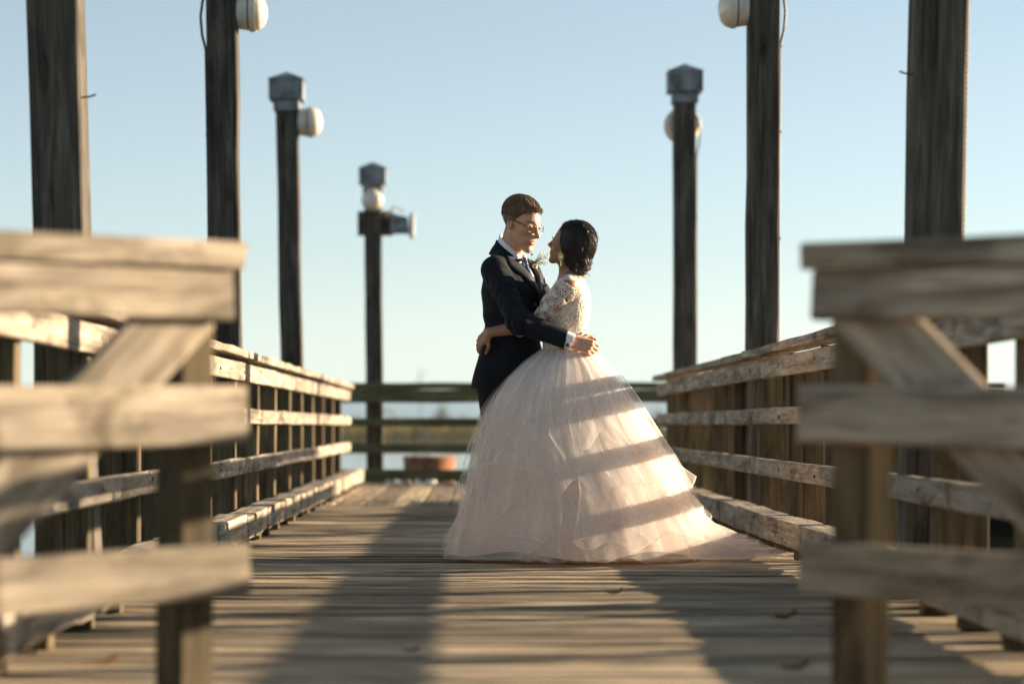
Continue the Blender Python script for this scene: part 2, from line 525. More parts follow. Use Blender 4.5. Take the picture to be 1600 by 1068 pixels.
def side_railing(sx, cap_in, fascia_in, curb_in, y0, y1, label):
    """sx = -1 left, +1 right; given x values are the faces towards the walkway"""
    t = empty('railing', (fascia_in, y0, 0))
    tag(t, label, 'railing', 'side railings of the pier')
    py = [y for y in POST_Y if y0 - 0.2 < y < y1 + 0.2]
    for k, y in enumerate(py):
        yy = y + random.uniform(-0.02, 0.02)
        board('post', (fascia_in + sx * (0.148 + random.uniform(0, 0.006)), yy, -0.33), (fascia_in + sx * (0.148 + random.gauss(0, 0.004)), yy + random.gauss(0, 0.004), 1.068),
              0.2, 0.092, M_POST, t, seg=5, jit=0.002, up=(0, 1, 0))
    def run(name, xin, w, z0, z1, seglen, jit=0.0025, gap=0.004, mat=M_RAIL):
        y = y0
        while y < y1 - 0.05:
            ln = min(seglen * random.uniform(0.9, 1.05), y1 - y)
            if y1 - (y + ln) < 0.5: ln = y1 - y
            dx, dz = random.uniform(-0.004, 0.004), random.uniform(-0.004, 0.004)
            board(name, (xin + sx * w / 2 + dx, y + gap, (z0 + z1) / 2 + dz), (xin + sx * w / 2 + dx * 0.5, y + ln - gap, (z0 + z1) / 2 + dz * 0.5), w, z1 - z0, mat, t, jit=jit)
            y += ln
    run('cap_rail', cap_in, 0.165, 1.078, 1.122, 4.1, 0.0035)
    run('fascia_board', fascia_in, 0.044, 0.945, 1.052, 4.15)
    run('rail', fascia_in, 0.044, 0.683, 0.775, 4.2)
    run('rail', fascia_in, 0.044, 0.385, 0.482, 4.2)
    run('curb_beam', curb_in, 0.155, 0.058, 0.188, 1.39, 0.005, 0.006)
    for y in py:
        if not (y0 < y < y1 - 0.05): continue
        for z in (0.998, 0.73, 0.435):
            b_ = bpy.data.objects.new('bolt', bolt_mesh)
            b_.location = (fascia_in - sx * 0.003, y + random.uniform(-0.025, 0.025), z + random.uniform(-0.012, 0.012))
            b_.rotation_euler = (0, math.pi / 2, 0)
            attach(b_, t)
    for y in py:
        for k in (0.35, 1.05):
            if y + k < y1 - 0.1 and y + k > y0:
                q = random.uniform(-0.08, 0.08)
                board('spacer_block', (curb_in + sx * 0.03, y + k + q, 0.031), (curb_in + sx * 0.15, y + k + q, 0.031), 0.10, 0.052, M_POST, t, seg=1, jit=0.001)
    return t

side_railing(-1, -1.36, -1.40, -1.25, 6.35, 26.8, 'sunlit weathered railing along the left side of the deck')
side_railing(+1, 1.605, 1.65, 1.56, 6.35, 22.1, 'shaded weathered railing along the right side of the deck')

def wing(P0, d, n, label):
    """short railing that flares out beside the camera, d along it, n its face"""
    P0, d, n = Vector((*P0, 0)), Vector((*d, 0)).normalized(), Vector((*n, 0)).normalized()
    t = empty('railing', (P0.x, P0.y, 0))
    tag(t, label, 'railing', 'flared railings at the near end')
    def at(a, off, z): return P0 + d * a + n * off + Vector((0, 0, z))
    Lw = 1.55
    up = (0, 0, 1)
    def rl(nm, a0, off, w, z0, z1, jit=0.003): board(nm, at(a0, off, (z0+z1)/2), at(Lw, off, (z0+z1)/2 - 0.02), w, z1 - z0, M_RAIL, t, jit=jit)
    rl('cap_rail', 0.0, -0.05, 0.19, 1.058, 1.122, 0.003)
    rl('fascia_board', 0.012, 0.0, 0.042, 0.935, 1.056, 0.002)
    rl('rail', -0.032, 0.0, 0.042, 0.633, 0.775)
    rl('rail', -0.03, 0.0, 0.042, 0.262, 0.392)
    for a in (0.062, 1.15):
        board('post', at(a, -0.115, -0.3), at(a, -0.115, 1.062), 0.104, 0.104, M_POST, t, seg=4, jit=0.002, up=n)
    board('brace', at(0.10, -0.042, 0.985), at(0.97, -0.042, 0.20), 0.178, 0.036, M_RAIL, t, seg=4, up=n)
    return t
wing((-0.59, 5.88), (-0.707, -0.707), (0.707, -0.707), 'blurred sunlit railing flaring out at the left foreground')
wing((0.826, 5.95), (0.707, -0.707), (-0.707, -0.707), 'blurred dark railing flaring out at the right foreground')

er = empty('railing', (0, 28.5, 0))
tag(er, 'mossy railing across the far end of the pier', 'railing')
for (nm, z0, z1, w, yo) in (('cap_rail', 1.095, 1.172, 0.2, 0.0), ('fascia_board', 0.935, 1.085, 0.05, -0.06), ('rail', 0.66, 0.755, 0.05, -0.06), ('rail', 0.345, 0.46, 0.05, -0.06), ('kick_beam', 0.005, 0.155, 0.16, -0.12)):
    for (xa, xb) in ((-1.95, 0.9), (0.91, 3.6), (3.61, 6.2)):
        board(nm, (xa, 28.5 + yo, (z0+z1)/2), (xb, 28.5 + yo, (z0+z1)/2 + random.uniform(-0.01, 0.01)), w, z1 - z0, M_MOSSY, er, jit=0.005)
for x in (-1.85, 0.45, 2.75, 3.95, 5.2):
    board('post', (x, 28.52, -0.3), (x, 28.52, 1.095), 0.1, 0.1, M_MOSSY, er, seg=3, up=(0, 1, 0))

# ------------------------------------------------------------------ tall light posts
def dome_lamp(c, ax, r, parent, shade_ring=False):
    """round bulkhead light: base drum, seam ring and domed glass, pointing along ax"""
    Mx = Matrix.Translation(c) @ Vector(ax).to_track_quat('Z', 'Y').to_matrix().to_4x4()
    q = MB(); q.lathe([(r*0.82, 0), (r*0.88, r*0.06), (r*0.93, r*0.5), (r*0.97, r*0.56)], 28, Mx)
    lamp = q.build('lamp', M_LAMPBASE, parent, smooth=True, angle=35)
    q = MB(); q.lathe([(r*0.9, r*0.56), (r*0.9, r*0.64)], 28, Mx); q.build('seam_gasket', M_CABLE, lamp, smooth=True, angle=35)
    q = MB(); q.lathe([(r*1.0, r*0.64), (r*1.03, r*0.72), (r*1.0, r*0.98)], 28, Mx); q.build('rim', M_LAMPBASE, lamp, smooth=True, angle=35)
    pr = [(r*0.96*math.cos(a), r*0.98 + r*0.62*math.sin(a)) for a in np.linspace(0, 1.5, 10)]
    q = MB(); q.lathe(pr, 28, Mx); q.build('dome', M_LAMPGLASS, lamp, smooth=True, angle=50)

def tall_post(x, y, top, lean, label, lamp=None, cap=True, cable=0, nail=None, rope=0):
    t = empty('light_post', (x, y, -0.4))
    tag(t, label, 'post', 'tall timber light posts')
    wx = x + lean * (top - 1.1)
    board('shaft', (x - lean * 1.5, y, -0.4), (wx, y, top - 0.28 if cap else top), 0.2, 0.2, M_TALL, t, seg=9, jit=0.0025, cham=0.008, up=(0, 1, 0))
    if cap:
        q = MB(); q.box((wx - 0.118, y - 0.118, top - 0.37), (wx + 0.118, y + 0.118, top - 0.27)); q.build('collar', M_CAPMETAL, t)
        q = MB()
        q.box((wx - 0.158, y - 0.158, top - 0.268), (wx + 0.158, y + 0.158, top - 0.085))
        b0 = len(q.v)
        q.v += [(wx - 0.166, y - 0.166, top - 0.083), (wx + 0.166, y - 0.166, top - 0.083), (wx + 0.166, y + 0.166, top - 0.083), (wx - 0.166, y + 0.166, top - 0.083), (wx, y, top)]
        q.f += [(b0, b0+3, b0+2, b0+1), (b0, b0+1, b0+4), (b0+1, b0+2, b0+4), (b0+2, b0+3, b0+4), (b0+3, b0, b0+4)]
        q.build('post_cap', M_CAPMETAL, t)
    if lamp:
        zl, ax, r = lamp
        cx = x + lean * (zl - 1.1)
        dome_lamp(Vector((cx, y, zl)) + Vector(ax) * 0.1, ax, r, t)
    if cable:
        sx = cable; xe = lambda z: x + lean * (z - 1.1) + sx * 0.108
        zt = min(top - 0.45, 3.55)
        pts = [(xe(zt) - sx*0.01, y - 0.02, zt), (xe(zt) + sx*0.02, y - 0.02, zt - 0.05), (xe(zt) + sx*0.035, y - 0.02, zt - 0.16), (xe(zt) + sx*0.025, y - 0.02, zt - 0.28), (xe(zt), y - 0.02, zt - 0.38), (xe(2.4), y - 0.02, 2.4), (xe(1.2), y - 0.02, 1.2), (xe(0.3), y - 0.02, 0.3)]
        q = MB(); q.tube(pts, 0.009, 8); q.build('cable', M_CABLE, t, smooth=True)
        for z in (zt - 0.39, 2.6, 1.9):
            q = MB(); q.box((xe(z) - 0.012, y - 0.035, z - 0.006), (xe(z) + 0.012, y - 0.005, z + 0.006)); q.build('cable_clip', M_NAIL, t)
    if rope:
        sx = rope; pts = []; pts2 = []
        for k in range(400):
            z = 0.6 + 3.0 * k / 399; a = k * 1.1
            xe = x + lean * (z - 1.1) + sx * 0.112
            pts.append((xe + 0.004 * math.cos(a), y - 0.03 + 0.004 * math.sin(a), z)); pts2.append((xe - 0.004 * math.cos(a), y - 0.03 - 0.004 * math.sin(a), z))
        q = MB(); q.tube(pts, 0.0055, 6); q.tube(pts2, 0.0055, 6); q.build('rope', M_ROPE, t, smooth=True)
    if nail:
        sx, z = nail
        xe = x + lean * (z - 1.1) + sx * 0.1
        q = MB(); q.tube([(xe - sx*0.02, y - 0.05, z), (xe + sx*0.03, y - 0.05, z + 0.006), (xe + sx*0.052, y - 0.05, z + 0.014)], 0.004, 6); q.build('nail', M_NAIL, t)
    return t

tall_post(-1.615, 9.5, 4.05, -0.030, 'nearest tall timber post on the left with a bent nail', lamp=(3.35, (1, 0, 0), 0.12), nail=(1, 1.955))
tall_post(-1.665, 16.1, 4.05, -0.012, 'second tall timber post on the left with dome lamp at the top edge', lamp=(3.42, (1, 0, 0), 0.125), cable=-1)
tall_post(-1.715, 22.5, 3.96, -0.018, 'left post with grey metal cap and round cream lamp', lamp=(3.49, (1, 0, 0), 0.14), cable=0)
l4 = tall_post(-1.215, 28.75, 3.80, -0.008, 'farthest post behind the end railing with floodlight and front lamp', lamp=(3.33, (0, -1, 0), 0.128))
q = MB(); q.box((-1.42, 28.80, 2.93), (-1.0, 28.87, 3.22)); bk = q.build('mounting_board', M_POST, l4)
q = MB()
q.add([(-1.02, 28.6, 2.95), (-0.80, 28.55, 2.95), (-0.80, 28.85, 2.95), (-1.02, 28.85, 2.95), (-1.02, 28.6, 3.18), (-0.82, 28.55, 3.13), (-0.82, 28.85, 3.13), (-1.02, 28.85, 3.18)], [(0,3,2,1),(4,5,6,7),(0,1,5,4),(1,2,6,5),(2,3,7,6),(3,0,4,7)])
fl = q.build('floodlight', M_CAPMETAL, l4)
q = MB(); q.box((-0.798, 28.52, 2.90), (-0.745, 28.88, 3.17)); q.build('lens_frame', M_LAMPBASE, fl)
q = MB(); q.tube([(-1.08, 28.7, 3.15), (-0.98, 28.6, 3.26), (-0.86, 28.6, 3.19)], 0.014, 6); q.build('bracket', M_LAMPBASE, fl)
tall_post(1.785, 9.5, 4.05, 0.020, 'nearest tall timber post on the right with a twisted rope', lamp=None, nail=(-1, 2.045), rope=1)
tall_post(1.872, 15.9, 4.05, 0.005, 'second tall timber post on the right with dome lamp and cable', lamp=(3.41, (-1, 0, 0), 0.125), cable=1)
tall_post(1.925, 22.4, 4.02, 0.0, 'right post with dark metal cap beside the railing end', lamp=(3.47, (0, 1, 0), 0.17), cable=1)

# ------------------------------------------------------------------ rusty round pile and small things
py_ = 34.0
c = W(671, 712, py_)
mb = MB()
mb.lathe([(0.365, -3.0), (0.365, c.z - 0.06), (0.375, c.z - 0.055), (0.375, c.z - 0.012), (0.36, c.z)], 36, Matrix.Translation((c.x, c.y, 0)))
tag(mb.build('steel_pile', M_RUST, smooth=True, angle=35), 'rusty round steel pile standing in the water behind the end railing', 'pile')

rs = random.Random(3)
shell_px = [(606, 0), (614, 0), (622, 0), (627, 0), (637, 1), (655, 0), (664, 0), (671, 0), (677, 0), (688, 1), (697, 1), (706, 1), (618, 0), (652, 0)]
cnt = {0: 0, 1: 0}
for (px, k) in shell_px:
    yy = 28.24 - rs.uniform(0, 0.4)
    x = (px - 745) / FPX * yy; r = rs.uniform(0.022, 0.045)
    q = MB(); q.lathe([(r, 0), (r*1.04, r*0.25), (r*0.8, r*0.75), (r*0.35, r*1.05), (r*0.08, r*1.1)], 9, Matrix.Translation((x, yy, 0.003)) @ Matrix.Rotation(rs.uniform(-0.2, 0.2), 4, 'X') @ Matrix.Diagonal((1, rs.uniform(0.7, 1.2), 1, 1)))
    o = q.build('shell', (M_SHELLW, M_SHELLO)[k], smooth=True)
    tag(o, ('white shell lying on the deck by the far kick beam', 'orange shell lying on the deck by the far kick beam')[k], 'shell', ('white shells at the far deck end', 'orange shells at the far deck end')[k])

def leaf(px, py, size, mat, label, seed):
    y = CAM_Z * FPX / (py - 663); x = (px - 745) / FPX * y
    rl = random.Random(seed); vs, fs = [], []
    n = 8
    a = rl.uniform(-0.5, 0.5)
    for i in range(n + 1):
        u = i / n; w = 0.42 * math.sin(math.pi * min(1, u * 1.02)) ** 0.8 * (1 + 0.25 * math.sin(i * 2.4))
        zc = 0.006 + 0.16 * (u - 0.4) ** 2 * size * 3 + 0.003
        for s in (-1, -0.4, 0, 0.4, 1):
            lx, ly = (u - 0.5) * size, s * w * size * 0.5
            vs.append((x + lx * math.cos(a) - ly * math.sin(a), y + lx * math.sin(a) + ly * math.cos(a), zc + 0.35 * abs(s) * size * (0.3 + 0.4 * u) * rl.uniform(0.7, 1.1)))
    for i in range(n):
        for j in range(4):
            k = i * 5 + j
            fs.append((k, k + 1, k + 6, k + 5))
    b0 = len(vs)
    mb = MB(); mb.add(vs, fs)
    mb.tube([(x - math.cos(a) * size * 0.48, y - math.sin(a) * size * 0.48, 0.012), (x - math.cos(a) * size * 0.8, y - math.sin(a) * size * 0.8, 0.02)], 0.0015, 5)
    tag(mb.build('leaf', mat, smooth=True), label, 'leaf', 'fallen leaves on the deck')
leaf(960, 931, 0.07, M_LEAFG, 'pale green fallen leaf on the sunlit deck before the gown', 1)
leaf(1228, 970, 0.09, M_LEAF, 'curled brown leaf on the shaded deck by the right railing', 2)
leaf(1243, 1050, 0.08, M_LEAF, 'dark brown leaf on the shaded deck at the bottom edge', 3)
leaf(643, 1022, 0.05, M_LEAF, 'small brown leaf in the dark stripe at the deck middle', 4)
leaf(165, 1041, 0.07, M_LEAF, 'rusty brown leaf on the deck behind the left foreground post', 5)

# ================================================================== people
import openvdb

class Field:
    """distance field on a grid; shapes are blended in and read out as one continuous surface"""
    def __init__(s, lo, hi, h):
        s.lo = np.array(lo, float); s.h = h
        s.n = np.ceil((np.array(hi) - s.lo) / h).astype(int) + 1
        s.F = np.full(s.n, 0.08, np.float32)
        s.ax = [(s.lo[i] + h * np.arange(s.n[i])).astype(np.float32) for i in range(3)]
    def blk(s, lo, hi):
        a = np.clip(np.floor((np.array(lo) - s.lo) / s.h).astype(int), 0, s.n)
        b = np.clip(np.ceil((np.array(hi) - s.lo) / s.h).astype(int) + 1, 0, s.n)
        if (b <= a).any(): return None
        sl = tuple(slice(a[i], b[i]) for i in range(3))
        X = s.ax[0][sl[0]][:, None, None]; Y = s.ax[1][sl[1]][None, :, None]; Z = s.ax[2][sl[2]][None, None, :]
        return sl, X, Y, Z
    def _put(s, fn, lo, hi, k, mode):
        m = max(k, 0.004) + 3 * s.h
        q = s.blk(np.array(lo) - m, np.array(hi) + m)
        if q is None: return
        sl, X, Y, Z = q
        d = fn(X, Y, Z).astype(np.float32)
        A = s.F[sl]
        if mode == 'cut': A, d = -A, d
        if k > 1e-6:
            hh = np.maximum(k - np.abs(A - d), 0) / k
            r = np.minimum(A, d) - hh * hh * k * 0.25
        else:
            r = np.minimum(A, d)
        s.F[sl] = -r if mode == 'cut' else r
    def cone(s, a, b, ra, rb, k=0.02, mode='add', sq=None):
        a, b = np.array(a, float), np.array(b, float)
        ba = b - a; L2 = float(ba @ ba) + 1e-12
        def fn(X, Y, Z):
            px, py, pz = X - a[0], Y - a[1], Z - a[2]
            t = np.clip((px * ba[0] + py * ba[1] + pz * ba[2]) / L2, 0, 1)
            return np.sqrt((px - t*ba[0])**2 + (py - t*ba[1])**2 + (pz - t*ba[2])**2) - (ra + (rb - ra) * t)
        r = max(ra, rb)
        s._put(fn, np.minimum(a, b) - r, np.maximum(a, b) + r, k, mode)
    def chain(s, pts, rs, k=0.02, mode='add'):
        for i in range(len(pts) - 1): s.cone(pts[i], pts[i+1], rs[i], rs[i+1], k, mode)
    def ell(s, c, r, Rm=None, k=0.02, mode='add'):
        c = np.array(c, float); Rm = np.eye(3) if Rm is None else np.array(Rm, float)
        def fn(X, Y, Z):
            px, py, pz = X - c[0], Y - c[1], Z - c[2]
            q = [(px * Rm[0, i] + py * Rm[1, i] + pz * Rm[2, i]) for i in range(3)]
            k0 = np.sqrt(sum((q[i] / r[i])**2 for i in range(3))) + 1e-9
            k1 = np.sqrt(sum((q[i] / r[i]**2)**2 for i in range(3))) + 1e-9
            return k0 * (k0 - 1) / k1
        m = max(r)
        s._put(fn, c - m, c + m, k, mode)
    def fn(s, f, lo, hi, k=0.02, mode='add'):
        s._put(f, lo, hi, k, mode)
    def displace(s, f, lo, hi):
        q = s.blk(lo, hi)
        sl, X, Y, Z = q
        s.F[sl] += f(X, Y, Z).astype(np.float32)
    def arrays(s):
        g = openvdb.FloatGrid(0.08)
        g.copyFromArray(np.ascontiguousarray(s.F))
        pts, quads = g.convertToQuads(0.0)
        pts = pts * s.h + s.lo
        quads = quads[:, ::-1]
        return pts, quads
    def build(s, name, mat, parent, tint=None, mats=None):
        pts, quads = s.arrays()
        me = mesh_np(name, pts, quads)
        me.materials.append(mat)
        if tint is not None:
            at = me.color_attributes.new('tint', 'FLOAT_COLOR', 'POINT')
            c = np.ones((len(pts), 4), np.float32); c[:, :3] = tint(pts)
            at.data.foreach_set('color', c.ravel())
        o = bpy.data.objects.new(name, me)
        attach(o, parent)
        return o

class Frame:
    """local axes: x forward, y left, z up"""
    def __init__(s, o, yaw, pitch=0, roll=0, scale=1.0):
        s.o = np.array(o, float); s.s = scale
        M = Matrix.Rotation(R(yaw), 3, 'Z') @ Matrix.Rotation(R(-pitch), 3, 'Y') @ Matrix.Rotation(R(roll), 3, 'X')
        s.R = np.array(M)
    def p(s, x, y, z): return s.o + s.R @ (np.array((x, y, z)) * s.s)
    def inv(s, P): return ((np.asarray(P) - s.o) @ s.R) / s.s
    def coords(s, X, Y, Z):
        px, py, pz = X - s.o[0], Y - s.o[1], Z - s.o[2]
        return [(px * s.R[0, i] + py * s.R[1, i] + pz * s.R[2, i]) / s.s for i in range(3)]

def loft(F, fr, prof, lo, hi, k=0.02, pw=2.3, mode='add', extra=None):
    """stacked superellipses: prof rows (z, cx, cy, halfdepth b (local x), halfwidth a (local y)) in frame fr"""
    P = np.array(prof, float)
    def f(X, Y, Z):
        x, y, z = fr.coords(X, Y, Z)
        zz = np.broadcast_to(z, np.broadcast(x, y, z).shape) if z.ndim else z
        g = lambda j: np.interp(zz, P[:, 0], P[:, j])
        cx, cy, b, a = g(1), g(2), g(3), g(4)
        q = (np.abs((x - cx) / b)**pw + np.abs((y - cy) / a)**pw)**(1 / pw)
        d = (q - 1) * np.minimum(a, b)
        dz = np.maximum(P[0, 0] - zz, zz - P[-1, 0])
        d = np.maximum(d, dz)
        if extra is not None: d = d + extra(x, y, zz)
        return d
    F.fn(f, lo, hi, k, mode)

# ---------------- materials for the people
def skin_mat(name, c, sss=0.12):
    m, nt, b, out = new_mat(name)
    at = N(nt, 'ShaderNodeAttribute'); at.attribute_name = 'tint'
    tc = N(nt, 'ShaderNodeTexCoord')
    n = N(nt, 'ShaderNodeTexNoise'); n.inputs['Scale'].default_value = 60; n.inputs['Detail'].default_value = 4
    nt.links.new(tc.outputs['Object'], n.inputs['Vector'])
    r = ramp(nt, n.outputs['Fac'], [(0.3, tuple(x * 0.9 for x in c)), (0.7, tuple(x * 1.08 for x in c))])
    cc = mix_rgb(nt, 'MULTIPLY', 1.0, r.outputs[0], at.outputs['Color'])
    nt.links.new(cc, b.inputs['Base Color'])
    b.inputs['Roughness'].default_value = 0.48
    b.inputs['Specular IOR Level'].default_value = 0.35
    b.inputs['Subsurface Weight'].default_value = sss
    b.inputs['Subsurface Radius'].default_value = (1.0, 0.35, 0.2)
    b.inputs['Subsurface Scale'].default_value = 0.012
    return m
M_SKIN_G = skin_mat('light_skin', (0.55, 0.305, 0.195))
M_SKIN_B = skin_mat('brown_skin', (0.32, 0.165, 0.095))

def cloth(name, c, rough=0.8, sheen=0.3, spec=0.2, weave=900, bump=0.15, wr=14, wr_amt=0.25):
    m, nt, b, out = new_mat(name)
    tc = N(nt, 'ShaderNodeTexCoord')
    n = N(nt, 'ShaderNodeTexNoise'); n.inputs['Scale'].default_value = weave; n.inputs['Detail'].default_value = 2
    n2 = N(nt, 'ShaderNodeTexNoise'); n2.inputs['Scale'].default_value = wr; n2.inputs['Detail'].default_value = 4; n2.inputs['Distortion'].default_value = 0.8
    for q in (n, n2): nt.links.new(tc.outputs['Object'], q.inputs['Vector'])
    r = ramp(nt, n.outputs['Fac'], [(0.3, tuple(x * 0.8 for x in c)), (0.7, tuple(x * 1.2 for x in c))])
    nt.links.new(r.outputs[0], b.inputs['Base Color'])
    b.inputs['Roughness'].default_value = rough
    b.inputs['Specular IOR Level'].default_value = spec
    b.inputs['Sheen Weight'].default_value = sheen
    b.inputs['Sheen Roughness'].default_value = 0.4
    h = math_n(nt, 'ADD', math_n(nt, 'MULTIPLY', n2.outputs['Fac'], wr_amt * 8), n.outputs['Fac'])
    bp = N(nt, 'ShaderNodeBump'); bp.inputs['Strength'].default_value = bump; bp.inputs['Distance'].default_value = 0.004
    nt.links.new(h, bp.inputs['Height']); nt.links.new(bp.outputs[0], b.inputs['Normal'])
    return m
M_SUIT = cloth('navy_wool', (0.0042, 0.0066, 0.011), 0.8, 0.03, 0.2)
M_SATIN = cloth('black_satin', (0.035, 0.035, 0.04), 0.34, 0.1, 0.6, bump=0.05)
M_TROUSER = cloth('black_wool', (0.004, 0.005, 0.007), 0.8, 0.04, 0.15)
M_SHIRT = cloth('white_cotton', (0.78, 0.78, 0.80), 0.7, 0.1, 0.2, bump=0.08)
M_SHOE = plain('black_leather', (0.015, 0.014, 0.013), 0.3)
M_BUTTON = plain('black_button', (0.01, 0.01, 0.012), 0.25)
M_SQUARE = cloth('mauve_silk', (0.42, 0.27, 0.33), 0.5)
m_tie, nt, b, out = new_mat('striped_tie')
tc = N(nt, 'ShaderNodeTexCoord'); wv = N(nt, 'ShaderNodeTexWave'); wv.inputs['Scale'].default_value = 26; wv.bands_direction = 'DIAGONAL'
nt.links.new(tc.outputs['Object'], wv.inputs['Vector'])
r = ramp(nt, wv.outputs['Fac'], [(0.5, (0.015, 0.025, 0.075)), (0.8, (0.10, 0.16, 0.38))])
nt.links.new(r.outputs[0], b.inputs['Base Color']); b.inputs['Roughness'].default_value = 0.45
M_TIE = m_tie

def hair_mat(name, c, rough, spec=0.5):
    m, nt, b, out = new_mat(name)
    oi = N(nt, 'ShaderNodeTexCoord')
    n = N(nt, 'ShaderNodeTexNoise'); n.inputs['Scale'].default_value = 120
    nt.links.new(oi.outputs['Object'], n.inputs['Vector'])
    r = ramp(nt, n.outputs['Fac'], [(0.3, tuple(x * 0.55 for x in c)), (0.7, tuple(x * 1.5 for x in c))])
    nt.links.new(r.outputs[0], b.inputs['Base Color'])
    b.inputs['Roughness'].default_value = rough
    b.inputs['Specular IOR Level'].default_value = spec
    return m
M_HAIR_G = hair_mat('brown_hair', (0.175, 0.10, 0.052), 0.45)
M_HAIR_B = hair_mat('black_hair', (0.022, 0.0135, 0.009), 0.34)
M_GOLD = plain('gold', (0.75, 0.52, 0.22), 0.28, 1.0, noise_amt=0.1)
M_CRYSTAL = plain('crystal', (0.85, 0.82, 0.78), 0.12, 0.3, coat=1.0)
M_FRAME = plain('spectacle_wire', (0.12, 0.11, 0.10), 0.25, 0.9)
m_lens, nt, b, out = new_mat('spectacle_lens')
nt.nodes.remove(b)
tr = N(nt, 'ShaderNodeBsdfTransparent'); gl = N(nt, 'ShaderNodeBsdfGlossy'); gl.inputs['Roughness'].default_value = 0.03
mx_ = N(nt, 'ShaderNodeMixShader'); mx_.inputs[0].default_value = 0.18
nt.links.new(tr.outputs[0], mx_.inputs[1]); nt.links.new(gl.outputs[0], mx_.inputs[2]); nt.links.new(mx_.outputs[0], out.inputs[0])
M_LENS = m_lens
M_EYEW = plain('eye_white', (0.75, 0.72, 0.70), 0.15, noise_amt=0.03)
M_IRIS = plain('eye_iris', (0.03, 0.02, 0.015), 0.1)
M_TEETH = plain('teeth', (0.8, 0.77, 0.72), 0.25, noise_amt=0.03)

# ---------------- anatomy
def head(F, f, male=True):
    """head and neck in frame f (origin in the middle of the skull at ear height)"""
    P, Rm, S = f.p, f.R, f.s
    e = lambda c, r, k=0.02, mode='add': F.ell(P(*c), np.array(r) * S, Rm, k, mode)
    c = lambda a, b, ra, rb, k=0.012, mode='add': F.cone(P(*a), P(*b), ra * S, rb * S, k, mode)
    e((-0.016, 0, 0.040), (0.098, 0.076, 0.086))
    e((0.030, 0, -0.005), (0.066, 0.064, 0.098), 0.03)
    e((0.040, 0, -0.070), (0.050, 0.048 if male else 0.043, 0.045), 0.025)
    for s in (-1, 1):
        c((-0.002, s*0.049, -0.055), (0.072, s*0.014, -0.108), 0.014 if male else 0.012, 0.014, 0.02)
        e((0.060, s*0.043, -0.022), (0.020, 0.020, 0.018), 0.025)
        c((0.086, s*0.010, 0.022), (0.066, s*0.048, 0.020), 0.011 if male else 0.008, 0.009, 0.016)
    c((0.083, -0.007, -0.112), (0.083, 0.007, -0.112), 0.017 if male else 0.013, 0.016 if male else 0.013, 0.02)
    e((0.100, 0.033, 0.001), (0.017, 0.017, 0.012), 0.012, 'cut')
    e((0.100, -0.033, 0.001), (0.017, 0.017, 0.012), 0.012, 'cut')
    c((0.092, 0, 0.014), (0.117, 0, -0.032), 0.0085, 0.0105, 0.012)
    e((0.1215, 0, -0.0365), (0.012, 0.0105, 0.010), 0.008)
    for s in (-1, 1):
        e((0.106, s*0.0125, -0.041), (0.012, 0.008, 0.0085), 0.007)
        e((0.110, s*0.006, -0.049), (0.006, 0.003, 0.004), 0.003, 'cut')
        e((0.083, s*0.033, 0.001), (0.0135, 0.0155, 0.0128), 0.004)
        # upper eyelid
        c((0.092, s*0.019, 0.009), (0.085, s*0.046, 0.007), 0.004, 0.004, 0.006)
        # smile fold side of the mouth
        e((0.074, s*0.028, -0.070), (0.014, 0.012, 0.016), 0.02)
    e((0.080, 0, -0.066), (0.020, 0.026, 0.024), 0.02)
    c((0.0975, -0.004, -0.064), (0.086, -0.025, -0.069), 0.0042, 0.003, 0.007)
    c((0.0975, 0.004, -0.064), (0.086, 0.025, -0.069), 0.0042, 0.003, 0.007)
    c((0.0965, -0.008, -0.0775), (0.086, -0.023, -0.071), 0.0050, 0.003, 0.007)
    c((0.0965, 0.008, -0.0775), (0.086, 0.023, -0.071), 0.0050, 0.003, 0.007)
    c((0.0965, -0.008, -0.0775), (0.0965, 0.008, -0.0775), 0.0050, 0.0050, 0.007)
    c((0.103, -0.018, -0.0708), (0.103, 0.018, -0.0708), 0.0024, 0.0024, 0.003, 'cut')
    for s in (-1, 1):
        er = Frame(P(-0.008, s*0.074, -0.004), 0)
        Re = Rm @ np.array(Matrix.Rotation(R(-12), 3, 'Y')) @ np.array(Matrix.Rotation(R(s*16), 3, 'Z'))
        F.ell(er.o, np.array((0.020, 0.0085, 0.034)) * S, Re, 0.005)
        F.ell(P(-0.003, s*0.083, 0.000), np.array((0.0125, 0.0085, 0.021)) * S, Re, 0.003, 'cut')
        F.ell(P(0.004, s*0.077, -0.008), np.array((0.005, 0.005, 0.008)) * S, Re, 0.005)

